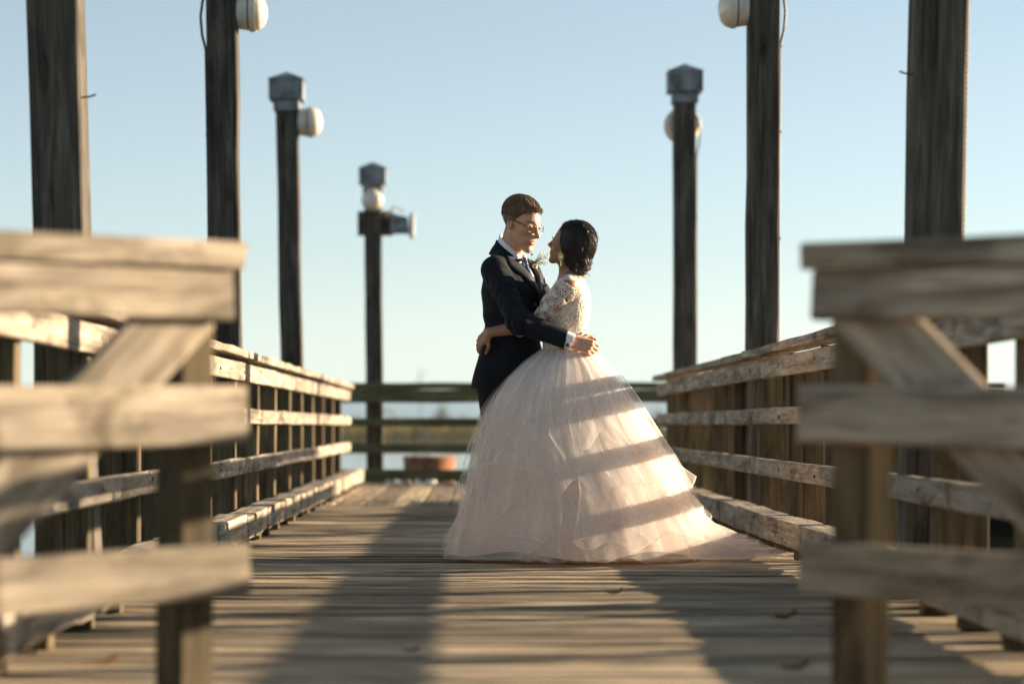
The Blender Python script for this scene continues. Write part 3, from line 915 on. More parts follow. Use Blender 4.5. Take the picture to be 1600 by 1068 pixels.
def head_tint(f, male):
    def t(pts):
        q = f.inv(pts)
        x, y, z = q[:, 0], q[:, 1], q[:, 2]
        out = np.ones((len(pts), 3), np.float32)
        inhead = (z > -0.14) & (np.abs(y) < 0.1) & (np.abs(x) < 0.14) & (z < 0.15)
        def blend(mask, c):
            m = np.clip(mask, 0, 1)[:, None] * inhead[:, None]
            out[:] = out * (1 - m) + np.array(c, np.float32) * m
        sm = lambda v, a, b: np.clip((v - a) / (b - a), 0, 1)
        # lips
        lip = sm(0.0145 - np.abs(z + 0.071), 0, 0.004) * sm(0.028 - np.abs(y) - np.abs(z + 0.071) * 0.6, 0, 0.004) * sm(x, 0.083, 0.087)
        blend(lip, (1.02, 0.72, 0.70) if male else (1.25, 0.62, 0.66))
        mouth = sm(0.0032 - np.abs(z + 0.0708), 0, 0.0018) * sm(0.026 - np.abs(y), 0, 0.003) * sm(x, 0.080, 0.084)
        blend(0.85 * mouth, (0.30, 0.16, 0.15))
        # rosy nose, ears and cheeks
        blend(0.5 * sm(x, 0.100, 0.115) * sm(-z, -0.02, 0.02) * sm(z, -0.055, -0.045), (1.05, 0.78, 0.74))
        blend(0.6 * sm(np.abs(y), 0.072, 0.078) * sm(0.03 - z, 0, 0.01), (1.0, 0.62, 0.54))
        # eyebrows
        br = sm(0.0065 - np.abs(z - 0.026 + 0.12 * (np.abs(y) - 0.03)**1), 0, 0.003) * sm(np.abs(y), 0.010, 0.016) * sm(0.056 - np.abs(y), 0, 0.006) * sm(x, 0.055, 0.062)
        blend(0.75 * br, (0.30, 0.25, 0.22) if male else (0.12, 0.10, 0.10))
        if male:
            # cropped hair at the sides and back of the head, a short shadow of beard
            line = 0.030 + 0.55 * np.clip(x - 0.02, 0, 1)
            side = sm(z - (-0.004 - 0.06 * sm(-x, 0.02, 0.06)), 0, 0.03) * sm(0.054 - x - 0.55 * np.clip(0.06 - z, -0.1, 0.1), 0, 0.014) * sm(0.066 + 0.0 * y, 0, 0.01)
            back = sm(-x, 0.03, 0.06) * sm(z, -0.085, -0.02)
            blend(0.9 * np.maximum(side * sm(np.abs(y), 0.02, 0.05), back), (0.10, 0.095, 0.09))
        return out
    return t

def hand(F, wrist, ax, ay, az, S=1.0, curl=(18, 30, 22), spread=0.0, thumb_in=0.0, k=0.010, curls=None):
    """ax along the fingers, ay to the thumb side, az out of the back of the hand"""
    wrist = np.array(wrist, float)
    A = np.array([np.array(v, float) / np.linalg.norm(v) for v in (ax, ay, az)]).T
    pt = lambda x, y, z: wrist + A @ (np.array((x, y, z)) * S)
    ys = (0.031, 0.0105, -0.0105, -0.030); xs = (0.090, 0.094, 0.089, 0.080)
    ln = ((0.044, 0.026, 0.021), (0.048, 0.030, 0.022), (0.044, 0.028, 0.021), (0.035, 0.021, 0.019))
    for i in range(4):
        F.cone(pt(0.0, ys[i] * 0.62, 0), pt(xs[i], ys[i], 0.002), 0.0165 * S, 0.0115 * S, k)
    F.cone(pt(0.02, 0.02, -0.008), pt(0.055, 0.033, -0.010), 0.016 * S, 0.012 * S, k)
    for i in range(4):
        cu = curls[i] if curls else curl
        a = 0.0
        p = np.array((xs[i], ys[i], 0.002)); r = 0.0098
        for j in range(3):
            a += R(cu[j])
            d = np.array((math.cos(a), math.tan(R(spread)) * (1.5 - i), -math.sin(a)))
            q = p + d * ln[i][j]
            F.cone(pt(*p), pt(*q), r * S, (r - 0.0011) * S, 0.0035)
            p = q; r -= 0.0011
    p = np.array((0.030, 0.030, -0.006))
    for (d, l, r) in (((0.62, 0.74, -0.25), 0.040, 0.012), ((0.86, 0.42 - thumb_in, -0.30), 0.033, 0.0105), ((0.93, 0.20 - thumb_in, -0.32), 0.026, 0.0095)):
        d = np.array(d) / np.linalg.norm(d)
        q = p + d * l
        F.cone(pt(*p), pt(*q), r * S, (r - 0.001) * S, 0.006)
        p = q

def ribbons(name, strands, widths, mat, parent):
    """hair locks: each strand a thin three-sided tapering tube, all in one hair part"""
    V, T = [], []
    b0 = 0
    for pts, w in zip(strands, widths):
        pts = np.asarray(pts); n = len(pts)
        t = np.gradient(pts, axis=0); t /= np.linalg.norm(t, axis=1)[:, None] + 1e-9
        u = np.cross(t, np.array((0.3, 0.5, 0.8))); u /= np.linalg.norm(u, axis=1)[:, None] + 1e-9
        v = np.cross(t, u)
        ww = w * np.clip(np.minimum(np.linspace(0.5, 2.2, n), np.linspace(3.0, 0.15, n)), 0.1, 1.0)[:, None]
        for k in range(3):
            c = 2 * math.pi * k / 3
            V.append(pts + (u * math.cos(c) + v * math.sin(c)) * ww)
        for k in range(3):
            l = (k + 1) % 3
            for i in range(n - 1):
                T.append((b0 + k*n + i, b0 + l*n + i, b0 + l*n + i + 1, b0 + k*n + i + 1))
        b0 += 3 * n
    me = mesh_np(name, np.concatenate(V), np.array(T))
    me.materials.append(mat)
    o = bpy.data.objects.new(name, me)
    attach(o, parent)
    return o

def bvh_of(pts, quads):
    return BVHTree.FromPolygons([tuple(p) for p in pts], [tuple(int(i) for i in q) for q in quads])

def strip(name, rows, mat, parent, thick=0.0, closed=False, smooth=True):
    """sheet through rows of points; thick gives it a back face"""
    n = len(rows[0]); m = len(rows)
    V = [Vector(p) for r in rows for p in r]
    fs = []
    for i in range(m - (0 if closed else 1)):
        j = (i + 1) % m
        for k in range(n - 1):
            fs.append((i*n+k, i*n+k+1, j*n+k+1, j*n+k))
    me = bpy.data.meshes.new(name)
    me.from_pydata(V, [], fs)
    me.materials.append(mat)
    for p in me.polygons: p.use_smooth = True
    o = bpy.data.objects.new(name, me)
    attach(o, parent)
    if thick:
        md = o.modifiers.new('thickness', 'SOLIDIFY'); md.thickness = thick; md.offset = 0
    return o

# ------------------------------------------------------------------ groom
YG = 12.40
groom = empty('person', (0.12, YG, 0.0))
tag(groom, 'groom in dark navy tuxedo and glasses holding the bride by the waist', 'person')
gh = Frame((0.226, 12.36, 1.708), -40, -17, 0, 1.04)            # head
gt = Frame((0.172, YG, 0.0), -32)                                 # torso, z absolute
sh_r = gt.p(0.004, -0.160, 1.478); sh_l = gt.p(0.0, 0.172, 1.478)
el_r = np.array(W(811, 503, 12.10)); wr_r = np.array(W(890, 532, 12.09))
el_l = np.array((0.40, 12.64, 1.24)); wr_l = np.array((0.530, 12.42, 1.108))
F = Field((-0.16, 11.9, -0.01), (0.80, 12.85, 1.92), 0.004)
head(F, gh, True)
F.cone(gh.p(-0.028, 0, -0.050), gt.p(-0.014, 0, 1.545), 0.052, 0.058, 0.016)
F.cone(gh.p(-0.006, 0, -0.080), gt.p(0.012, 0, 1.54), 0.036, 0.046, 0.014)
F.cone(gh.p(0.018, 0, -0.112), gt.p(0.040, 0, 1.55), 0.016, 0.018, 0.02)
F.cone(gt.p(-0.01, 0, 1.55), gt.p(0, 0, 1.30), 0.06, 0.10, 0.04)
F.cone(gt.p(0, -0.05, 1.40), gt.p(0, 0.05, 1.40), 0.10, 0.10, 0.04)
F.cone(gt.p(0, 0, 1.30), gt.p(-0.02, 0, 0.98), 0.10, 0.105, 0.04)
for (s_, e_, w_) in ((sh_r, el_r, wr_r), (sh_l, el_l, wr_l)):
    F.cone(gt.p(0, 0, 1.44), s_, 0.06, 0.052, 0.03)
    F.chain([s_, e_, w_], [0.048, 0.036, 0.027], 0.02)
hip = [gt.p(-0.02, -0.085, 0.95), gt.p(-0.02, 0.085, 0.95)]
knee = [gt.p(0.015, -0.10, 0.50), gt.p(0.02, 0.10, 0.50)]
ank = [gt.p(-0.03, -0.11, 0.09), gt.p(-0.02, 0.11, 0.09)]
for a_, b_, c_ in zip(hip, knee, ank):
    F.chain([a_, b_, c_], [0.075, 0.052, 0.036], 0.03)
# right hand clasps the left behind her waist
hx = np.array((0.93, 0.10, -0.30)); hz = np.array((0.05, -0.93, 0.32)); hz -= hx * (hz @ hx) / (hx @ hx); hy = np.cross(hz, hx)
hand(F, wr_r + np.array((0.022, -0.002, -0.006)), hx, hy, hz, 0.97, k=0.010, thumb_in=0.25,
     curls=[(35, 55, 35), (42, 60, 38), (48, 62, 38), (52, 64, 38)])
lx = np.array((0.20, -0.97, -0.06)); lz = np.array((0.95, 0.20, 0.22)); lz -= lx * (lz @ lx) / (lx @ lx); ly = np.cross(lz, lx)
hand(F, np.array(W(914, 537, 12.28)), lx, -ly, lz, 0.95, curls=[(55, 75, 40), (55, 75, 40), (55, 75, 40), (55, 75, 40)], thumb_in=0.2)
F.cone(wr_l, np.array(W(914, 537, 12.28)), 0.027, 0.022, 0.015)
body = F.build('body', M_SKIN_G, groom, tint=head_tint(gh, True))
for s in (-1, 1):
    Mx = Matrix.Translation(gh.p(0.0835, s*0.033, -0.001)) @ Matrix(gh.R.tolist()).to_4x4() @ Matrix.Rotation(R(90), 4, 'Y')
    r = 0.0128
    q = MB(); q.lathe([(r*math.sin(a), r*math.cos(a)) for a in np.linspace(1.5, 0.02, 8)], 16, Mx); ey = q.build('eye', M_EYEW, body, smooth=True)
    q = MB(); q.lathe([(0.0056, 0.01185), (0.004, 0.0126), (0.001, 0.0131)], 12, Mx @ Matrix.Rotation(R(8), 4, 'Y')); q.build('iris', M_IRIS, ey, smooth=True)

# hair on top, brushed forward, cropped sides are on the scalp itself
H = Field(gh.p(0, 0, 0.03) - 0.19, gh.p(0, 0, 0.03) + 0.19, 0.0035)
def capf(X, Y, Z):
    x, y, z = gh.coords(X, Y, Z)
    c, r = (-0.016, 0.0, 0.040), (0.098, 0.076, 0.086)
    q = (x - c[0], y, z - c[2])
    k0 = np.sqrt(sum((q[i] / r[i])**2 for i in range(3))) + 1e-9
    k1 = np.sqrt(sum((q[i] / r[i]**2)**2 for i in range(3))) + 1e-9
    t = np.interp(z, [0.012, 0.05, 0.085, 0.12], [0.0004, 0.0045, 0.0095, 0.0125])
    t = t * np.interp(x, [0.03, 0.08], [1.0, 1.35])
    return (k0 * (k0 - 1) / k1 - t) * gh.s
H.fn(capf, H.lo, H.lo + H.h * H.n, 0)
def hairline(X, Y, Z):
    x, y, z = gh.coords(X, Y, Z)
    ln = 0.022 - 0.25 * np.clip(-x - 0.03, 0, 1) + 0.95 * np.clip(x - 0.012, 0, 0.05) + 1.3 * np.clip(x - 0.055, 0, 0.03)
    return (z - ln)
H.F = np.maximum(H.F, -hairline(H.ax[0][:, None, None], H.ax[1][None, :, None], H.ax[2][None, None, :]).astype(np.float32) * 0.9)
def hwave(X, Y, Z):
    x, y, z = gh.coords(X, Y, Z)
    return (0.0012 * np.sin(y * 330 + x * 60 + 2 * np.sin(x * 50))) * np.interp(z, [0.04, 0.075], [0.0, 1.0])
H.displace(hwave, H.lo, H.lo + H.h * H.n)
hp, hq = H.arrays()
hair = H.build('hair', M_HAIR_G, groom)
tree = bvh_of(hp, hq)
rg = np.random.RandomState(5)
strands, wid = [], []
tips = hp[rg.choice(len(hp), 7000)]
for p in tips:
    l = gh.inv(p)
    if l[2] < 0.026: continue
    if rg.rand() > 0.5 + 6 * (l[2] - 0.03): continue
    d = gh.R @ np.array((0.55 + 0.10 * rg.randn(), 0.8 * np.clip((l[1] - 0.015) / 0.05, -1, 1) + 0.10 * rg.randn(), -0.25))
    ln = rg.uniform(0.03, 0.06)
    pts = []; q = np.array(p); n = 6
    lift = rg.uniform(0.0012, 0.0055)
    for i in range(n):
        co, no, _, _ = tree.find_nearest(Vector(q))
        no = np.array(no); co = np.array(co)
        c0 = gh.p(-0.014, 0, 0.048)
        if no @ (co - c0) < 0: no = -no
        pts.append(co + no * lift * (0.2 + 0.9 * i / n))
        dd = d - no * (d @ no); dd /= np.linalg.norm(dd) + 1e-9
        q = co + dd * ln / n
    strands.append(pts); wid.append(rg.uniform(0.0007, 0.0014))
# fringe falling over the forehead
for i in range(420):
    y0 = rg.uniform(-0.052, 0.05)
    x0 = 0.070 - 7.0 * y0 * y0 + rg.uniform(-0.012, 0.010); z0 = 0.098 - 5 * y0 * y0 + rg.uniform(-0.006, 0.008)
    ln = rg.uniform(0.018, 0.040)
    dx, dy, dz = 0.62 + 0.2 * rg.randn(), 0.12 * rg.randn() - 0.1, -0.75 + 0.15 * rg.randn()
    pts = []
    for k in range(6):
        u = k / 5
        pts.append(gh.p(x0 + dx * ln * (u - 0.35 * u * u), y0 + dy * ln * u, z0 + dz * ln * (0.25 * u + 0.85 * u * u) + 0.004 * u))
    strands.append(pts); wid.append(rg.uniform(0.0008, 0.0016))
ribbons('hair_strands', strands, wid, M_HAIR_G, hair)

# glasses
gl_o = None
q = MB()
def lens_ring(s, sx=1.0):
    cpt = np.array((0.107, s*0.0335, -0.006)); out_ = []
    for k in range(26):
        a = 2 * math.pi * k / 26
        y = 0.0245 * math.copysign(abs(math.cos(a))**0.8, math.cos(a)); z = 0.0165 * math.copysign(abs(math.sin(a))**0.8, math.sin(a))
        out_.append(gh.p(cpt[0] - 0.22 * abs(cpt[1] + y) * 0.6, cpt[1] + y, cpt[2] + z))
    return out_
for s in (-1, 1): q.tube(lens_ring(s), 0.0017, 6, closed=True)
q.tube([gh.p(0.1055, -0.010, -0.001), gh.p(0.109, 0, 0.003), gh.p(0.1055, 0.010, -0.001)], 0.0016, 6)
glasses = q.build('glasses', M_FRAME, groom, smooth=True)
for s in (-1, 1):
    ring = lens_ring(s)
    qq = MB(); cen = sum(ring) / len(ring)
    qq.add([cen] + ring, [(0, k + 1, (k + 1) % 26 + 1) for k in range(26)]); qq.build('lens', M_LENS, glasses)
    qq = MB(); qq.tube([gh.p(0.098, s*0.058, 0.003), gh.p(0.090, s*0.069, 0.005), gh.p(0.045, s*0.0735, 0.010), gh.p(-0.004, s*0.0775, 0.015), gh.p(-0.022, s*0.080, 0.004)], [0.0022, 0.0024, 0.0026, 0.0026, 0.002], 6); qq.build('temple_arm', M_CABLE, glasses, smooth=True)

# shirt (inner torso, neck band) and jacket
S = Field((-0.16, 12.1, 1.0), (0.5, 12.75, 1.70), 0.005)
loft(S, gt, [(1.05, 0.0, 0, 0.095, 0.14), (1.30, 0.022, 0, 0.118, 0.155), (1.40, 0.024, 0, 0.118, 0.155), (1.44, 0.018, 0, 0.108, 0.150), (1.50, 0.0, 0, 0.080, 0.11), (1.54, -0.004, 0, 0.07, 0.08)], (-0.15, 12.1, 1.0), (0.5, 12.75, 1.6), 0.02)
shirt = S.build('shirt', M_SHIRT, groom)
nk = lambda a, r, dz: gt.p(0.006 + (0.060 + r) * math.cos(a), (0.060 + r) * math.sin(a), 1.578 - 0.055 * math.cos(a) + dz - 0.010 * math.cos(a) ** 2)
rows = []
for k in range(41):
    a = R(18) + R(324) * k / 40
    rows.append([nk(a, 0.000, 0.034), nk(a, 0.004, 0.018), nk(a, 0.0075, -0.002), nk(a, 0.012, -0.024), nk(a, 0.018, -0.046)])
strip('collar', rows, M_SHIRT, shirt, 0.003)
for s in (-1, 1):      # collar points in front
    b0 = np.array(nk(R(18) * s, 0.012, 0.012))
    rows = [[nk(R(s * (44 - 11 * i)), 0.009 + 0.007 * j, 0.030 - (0.020 + 0.007 * i) * j) for j in range(4)] for i in range(4)]
    strip('collar_point', rows, M_SHIRT, shirt, 0.003)

J = Field((-0.16, 11.9, 0.83), (0.85, 12.9, 1.66), 0.004)
def jwr(x, y, z):
    return 0.006 * np.sin(z * 48 + 3.0 * np.sin(y * 14) + x * 20) * np.exp(-((z - 1.17) / 0.10)**2) + 0.0018 * np.sin(z * 31 + y * 40)
loft(J, gt, [(0.868, -0.040, 0, 0.150, 0.192), (0.95, -0.018, 0, 0.150, 0.190), (1.06, 0.004, 0, 0.144, 0.178), (1.13, 0.006, 0, 0.134, 0.170), (1.19, 0.006, 0, 0.124, 0.166), (1.26, 0.016, 0, 0.132, 0.178), (1.36, 0.020, 0, 0.144, 0.190), (1.43, 0.014, 0, 0.130, 0.182), (1.48, 0.0, 0, 0.106, 0.155), (1.525, -0.014, 0, 0.078, 0.105), (1.55, -0.016, 0, 0.070, 0.085)],
     (-0.16, 11.9, 0.83), (0.6, 12.9, 1.62), 0.02, extra=jwr)
for s, sp in ((-1, sh_r), (1, sh_l)):
    J.cone(gt.p(-0.012, s*0.075, 1.522), sp + np.array((0, 0, -0.008)), 0.042, 0.060, 0.045)
cuff_r = el_r + (wr_r - el_r) * 0.93
cuff_l = el_l + (wr_l - el_l) * 0.93
def sleeve(F, a, e, c, k=0.03):
    F.cone(a + np.array((0, 0, -0.014)), e, 0.064, 0.0575, k)
    F.cone(e, c, 0.0585, 0.0475, 0.03)
sleeve(J, sh_r, el_r, cuff_r); sleeve(J, sh_l, el_l, cuff_l)
def swr(e, c, amp):
    ax = (c - e) / np.linalg.norm(c - e)
    def f(X, Y, Z):
        dx, dy, dz = X - e[0], Y - e[1], Z - e[2]
        t = dx * ax[0] + dy * ax[1] + dz * ax[2]
        r2 = dx*dx + dy*dy + dz*dz
        return amp * np.sin(t * 105 + 35 * dz + 2 * np.sin(dy * 60)) * np.exp(-r2 / 0.011)
    return f
J.displace(swr(el_r, cuff_r, 0.0085), el_r - 0.22, el_r + 0.22)
mid = sh_r + (el_r - sh_r) * 0.45
J.displace(swr(mid, el_r, 0.0045), mid - 0.2, mid + 0.2)
J.displace(swr(sh_r + np.array((0.05, 0, -0.1)), el_r, 0.0045), sh_r - 0.2, sh_r + 0.2)
# cuff opening: cut flat
ax_ = (cuff_r - el_r) / np.linalg.norm(cuff_r - el_r)
tilt = ax_ * 1.0 + np.array((0.0, 0.0, 0.12)); tilt /= np.linalg.norm(tilt)
J.fn(lambda X, Y, Z: -((X - cuff_r[0]) * tilt[0] + (Y - cuff_r[1]) * tilt[1] + (Z - cuff_r[2]) * tilt[2]) + 0.0, cuff_r - 0.075 + ax_ * 0.045, cuff_r + 0.075 + ax_ * 0.045, 0, 'cut')
# V of the jacket front
def vcut(X, Y, Z):
    x, y, z = gt.coords(X, Y, Z)
    w = np.interp(z, [1.345, 1.56], [0.0, 0.074])
    return np.maximum(np.maximum(np.abs(y) - w, 0.03 - x), 1.345 - z)
J.fn(vcut, gt.p(0.1, 0, 1.42) - 0.18, gt.p(0.1, 0, 1.42) + 0.18, 0.004, 'cut')
# neck opening
J.fn(lambda X, Y, Z: (lambda x, y, z: np.sqrt((x - 0.006)**2 + y**2) - 0.062)(*gt.coords(X, Y, Z)), gt.p(0, 0, 1.6) - np.array((0.09, 0.09, 0.09)), gt.p(0, 0, 1.6) + np.array((0.09, 0.09, 0.08)), 0.006, 'cut')
# side vent
v0 = np.array(W(758, 545, 12.26)); v1 = np.array(W(742, 606, 12.22))
J.cone(v0, v1, 0.001, 0.009, 0.006, 'cut')
jp, jq = J.arrays()
jacket = J.build('jacket', M_SUIT, groom)
jt = bvh_of(jp, jq)
fdir = Vector(gt.R[:, 0])
def on_front(y, z, off):
    o = Vector(gt.p(0.4, y, z))
    h, no, _, dd = jt.ray_cast(o, -fdir)
    if h is None or (h - o).dot(-fdir) > 0.40:
        h = Vector(gt.p(0.105 - 0.6 * y * y * 4, y, z))
    return h + fdir * off
for s in (-1, 1):
    # lapel: from beside the collar down to the button; outline inner edge = V, outer edge bulges to the peak
    rows = []
    n = 15
    for i in range(n):
        u = i / (n - 1); z = 1.348 + (1.520 - 1.348) * u
        inner = 0.074 * (z - 1.345) / (1.56 - 1.345) - 0.004
        wd = 0.012 + 0.088 * min(1, u / 0.78) ** 0.9 if u < 0.80 else 0.100 - 0.052 * (u - 0.80) / 0.20
        row = []
        for k in range(6):
            v = k / 5
            y = s * (inner + wd * v)
            lift = 0.26 * (wd * v) * 0
            pz = z + (0.030 * v if u > 0.6 else 0.030 * v * u / 0.6) - 0.25 * wd * v
            pt_ = on_front(y, pz, 0.008 + 0.006 * math.sin(math.pi * min(1, v * 1.1)))
            row.append(pt_)
        rows.append(row)
    # smooth the rows so that the sheet lies like cloth
    for _ in range(3):
        rr = [[Vector(p) for p in r] for r in rows]
        for i in range(1, n - 1):
            for k in range(6):
                rows[i][k] = rr[i][k] * 0.5 + (rr[i-1][k] + rr[i+1][k]) * 0.25
    strip('lapel', rows, M_SATIN, jacket, 0.005)
# collar of the jacket
rows = []
for k in range(49):
    a = R(52) + R(256) * k / 48
    fr_ = 1 - abs(k - 24) / 24
    rows.append([nk(a, 0.012, 0.000), nk(a, 0.018, -0.004 + 0.008 * fr_), nk(a, 0.024, -0.014), nk(a, 0.036 + 0.006 * fr_, -0.038), nk(a, 0.050 + 0.006 * fr_, -0.064)])
strip('collar', rows, M_SUIT, jacket, 0.005)
q = MB(); bpnt = on_front(0.0, 1.330, 0.004); Mx = Matrix.Translation(bpnt) @ fdir.to_track_quat('Z', 'Y').to_matrix().to_4x4()
q.lathe([(0.010, 0), (0.011, 0.003), (0.009, 0.005), (0.002, 0.0045)], 14, Mx); q.build('button', M_BUTTON, jacket, smooth=True, angle=40)
# tie
rows = []
for i in range(12):
    z = 1.532 - 0.25 * i / 11; w = 0.017 if i == 0 else (0.021 if i == 1 else 0.013 + 0.012 * (i - 2) / 9)
    xf = np.interp(z, [1.28, 1.40, 1.47, 1.54], [0.150, 0.146, 0.112, 0.078])
    rows.append([gt.p(xf - 0.004 + 0.004 * (i < 2), -w, z), gt.p(xf + 0.003 + 0.006 * (i < 2), 0, z), gt.p(xf - 0.004 + 0.004 * (i < 2), w, z)])
strip('tie', rows, M_TIE, groom, 0.004)
# pocket square
rows = []
for i in range(5):
    u = i / 4
    rows.append([on_front(0.070 + 0.040 * v + 0.006 * math.sin(5 * u), 1.385 + 0.050 * u * (1 - 0.5 * abs(v - 0.4)), 0.006 + 0.022 * u + 0.006 * math.sin(v * 9 + u * 3)) for v in (0, 0.25, 0.5, 0.75, 1)])
strip('pocket_square', rows, M_SQUARE, jacket, 0.003)

# shirt cuff with link
C = Field(wr_r - 0.12, wr_r + 0.12, 0.0035)
ca = el_r + (wr_r - el_r) * 0.86; cb = el_r + (wr_r - el_r) * 1.075
C.cone(ca, cb, 0.0415, 0.0405, 0)
C.fn(lambda X, Y, Z: -((X - cb[0]) * ax_[0] + (Y - cb[1]) * ax_[1] + (Z - cb[2]) * ax_[2]), cb - 0.06 + ax_ * 0.05, cb + 0.06 + ax_ * 0.05, 0, 'cut')
C.cone(ca + ax_ * 0.05, cb + ax_ * 0.05, 0.038, 0.037, 0.001, 'cut')
cuff = C.build('shirt_cuff', M_SHIRT, shirt)
lk = Vector(ca + (cb - ca) * 0.62) + Vector((-0.010, -0.034, -0.023)); Mx = Matrix.Translation(lk) @ Vector((-0.15, -0.83, -0.5)).to_track_quat('Z', 'Y').to_matrix().to_4x4()
q = MB(); q.lathe([(0.0075, -0.004), (0.0085, 0.004), (0.006, 0.007), (0.001, 0.007)], 14, Mx); q.build('cufflink', M_BUTTON, shirt, smooth=True, angle=40)

# trousers and shoes
T = Field((-0.16, 12.0, -0.005), (0.45, 12.8, 1.0), 0.005)
T.cone(gt.p(-0.028, -0.05, 0.90), gt.p(-0.028, 0.05, 0.90), 0.118, 0.118, 0.03)
for a_, b_, c_ in zip(hip, knee, ank):
    T.chain([a_ + np.array((0, 0, -0.03)), b_, c_ + np.array((0, 0, -0.02))], [0.115, 0.085, 0.078], 0.035)
T.displace(lambda X, Y, Z: 0.004 * np.sin(Z * 60 + 8 * np.sin(X * 20)) * np.exp(-((Z - 0.5) / 0.16)**2) + 0.0045 * np.sin(Z * 85 + X * 30) * np.exp(-((Z - 0.12) / 0.08)**2), T.lo, T.lo + T.h * T.n)
T.build('trousers', M_TROUSER, groom)
for a_ in ank:
    Q = Field(np.array((a_[0] - 0.2, a_[1] - 0.3, -0.002)), np.array((a_[0] + 0.32, a_[1] + 0.2, 0.13)), 0.005)
    fw = gt.R[:, 0]
    Q.chain([a_ + np.array((0, 0, -0.045)) - fw * 0.045, a_ + np.array((0, 0, -0.05)) + fw * 0.08, a_ + np.array((0, 0, -0.058)) + fw * 0.17], [0.042, 0.042, 0.034], 0.03)
    Q.cone(a_, a_ + np.array((0, 0, -0.04)), 0.042, 0.044, 0.03)
    Q.F[:, :, :2] = 0.05
    Q.build('shoe', M_SHOE, groom)

# boutonniere: ferny leaves, a white bud and baby's breath
M_BOUT = plain('boutonniere_green', (0.16, 0.19, 0.05), 0.7, noise_amt=0.5, nscale=120)
M_PETAL = plain('cream_petal', (0.78, 0.70, 0.52), 0.6, noise_amt=0.1)
bc = on_front(0.062, 1.500, 0.014)
bt = empty('boutonniere', (0, 0, 0)); bt.parent = groom; bt.matrix_parent_inverse = Matrix.Translation(-groom.location); bt['_w'] = (0.0, 0.0, 0.0)
rb = random.Random(2)
q = MB()
for k in range(26):
    b0 = bc + Vector((rb.gauss(0, 0.010), rb.gauss(0, 0.010), rb.uniform(-0.05, 0.045)))
    d = Vector((rb.gauss(0.2, 0.5), rb.gauss(-0.3, 0.5), rb.gauss(0.5, 0.5))).normalized() * rb.uniform(0.014, 0.028)
    w = d.cross(Vector((rb.gauss(0, 1), rb.gauss(0, 1), rb.gauss(0, 1)))).normalized() * 0.006
    nn = d.cross(w).normalized() * 0.002
    q.add([b0, b0 + d * 0.5 + w + nn, b0 + d, b0 + d * 0.5 - w + nn], [(0, 1, 2, 3)])
q.build('leaves', M_BOUT, bt)
q = MB(); Mx = Matrix.Translation(bc + fdir * 0.012 + Vector((0.002, 0, -0.012)))
q.lathe([(0.004, -0.014), (0.013, -0.004), (0.015, 0.006), (0.010, 0.013), (0.003, 0.016)], 10, Mx); q.build('bud', M_PETAL, bt, smooth=True)
q = MB(); st = MB()
for k in range(46):
    p = W(rb.gauss(849, 4.5), rb.gauss(405, 6.0), bc.y - 0.02 + rb.uniform(-0.02, 0.03))
    Mx = Matrix.Translation(p) @ Matrix.Rotation(rb.uniform(0, 6), 4, 'X')
    r = rb.uniform(0.0022, 0.0042)
    q.lathe([(r*0.3, -r*0.9), (r, -r*0.2), (r*0.9, r*0.4), (r*0.2, r*0.9)], 6, Mx)
    m_ = bc.lerp(p, 0.55) + Vector((0, 0, 0.006 * rb.random()))
    st.tube([bc, m_, p], 0.0006, 4, cap=False)
q.build('tiny_flowers', M_PETAL, bt, smooth=True); st.build('stems', M_BOUT, bt)

# ------------------------------------------------------------------ bride
YB = 12.26
bride = empty('person', (0.45, YB, 0.0))
tag(bride, 'bride in blush tulle ball gown with lace bodice looking up at the groom', 'person')
bh = Frame((0.474, 12.20, 1.588), 152, 18, 0, 0.93)
bt_ = Frame((0.455, YB, 0.0), 176)
bs_l = bt_.p(-0.010, 0.150, 1.372); bs_r = bt_.p(0.0, -0.150, 1.375)
be_l = np.array(W(838, 507, 12.17)); bw_l = np.array(W(766, 519, 12.20))
be_r = np.array((0.40, 12.60, 1.18)); bw_r = np.array((0.19, 12.62, 1.20))
F = Field((-0.06, 11.98, -0.01), (0.70, 12.75, 1.76), 0.004)
head(F, bh, False)
F.cone(bh.p(-0.030, 0, -0.055), bt_.p(-0.035, 0, 1.44), 0.047, 0.050, 0.03)
F.cone(bh.p(0.000, 0, -0.085), bt_.p(-0.01, 0, 1.43), 0.036, 0.044, 0.03)
F.cone(bt_.p(-0.03, 0, 1.43), bt_.p(-0.015, 0, 1.30), 0.055, 0.09, 0.04)
for s_, e_, w_ in ((bs_l, be_l, bw_l), (bs_r, be_r, bw_r)):
    F.cone(bt_.p(-0.03, 0, 1.415), s_, 0.046, 0.048, 0.03)
    F.chain([s_, s_ + (e_ - s_) * 0.5, e_, e_ + (w_ - e_) * 0.35, w_], [0.050, 0.049, 0.037, 0.036, 0.0245], 0.02)
F.cone(bt_.p(-0.02, -0.06, 1.34), bt_.p(-0.02, 0.06, 1.34), 0.085, 0.085, 0.04)
F.cone(bt_.p(-0.01, 0, 1.30), bt_.p(-0.005, 0, 1.08), 0.098, 0.085, 0.04)
F.cone(bt_.p(0, -0.04, 0.96), bt_.p(0, 0.04, 0.96), 0.11, 0.11, 0.05)
for s in (-1, 1):
    F.chain([bt_.p(0, s*0.085, 0.92), bt_.p(0.02, s*0.08, 0.50), bt_.p(-0.01, s*0.08, 0.09)], [0.08, 0.052, 0.034], 0.03)
    F.chain([bt_.p(-0.02, s*0.08, 0.075), bt_.p(0.06, s*0.08, 0.04), bt_.p(0.14, s*0.08, 0.022)], [0.032, 0.032, 0.02], 0.02)
hx = np.array((-0.58, 0.52, -0.62)); hz = np.array((-0.66, -0.62, 0.25)); hz -= hx * (hz @ hx) / (hx @ hx); hy = np.cross(hz, hx)
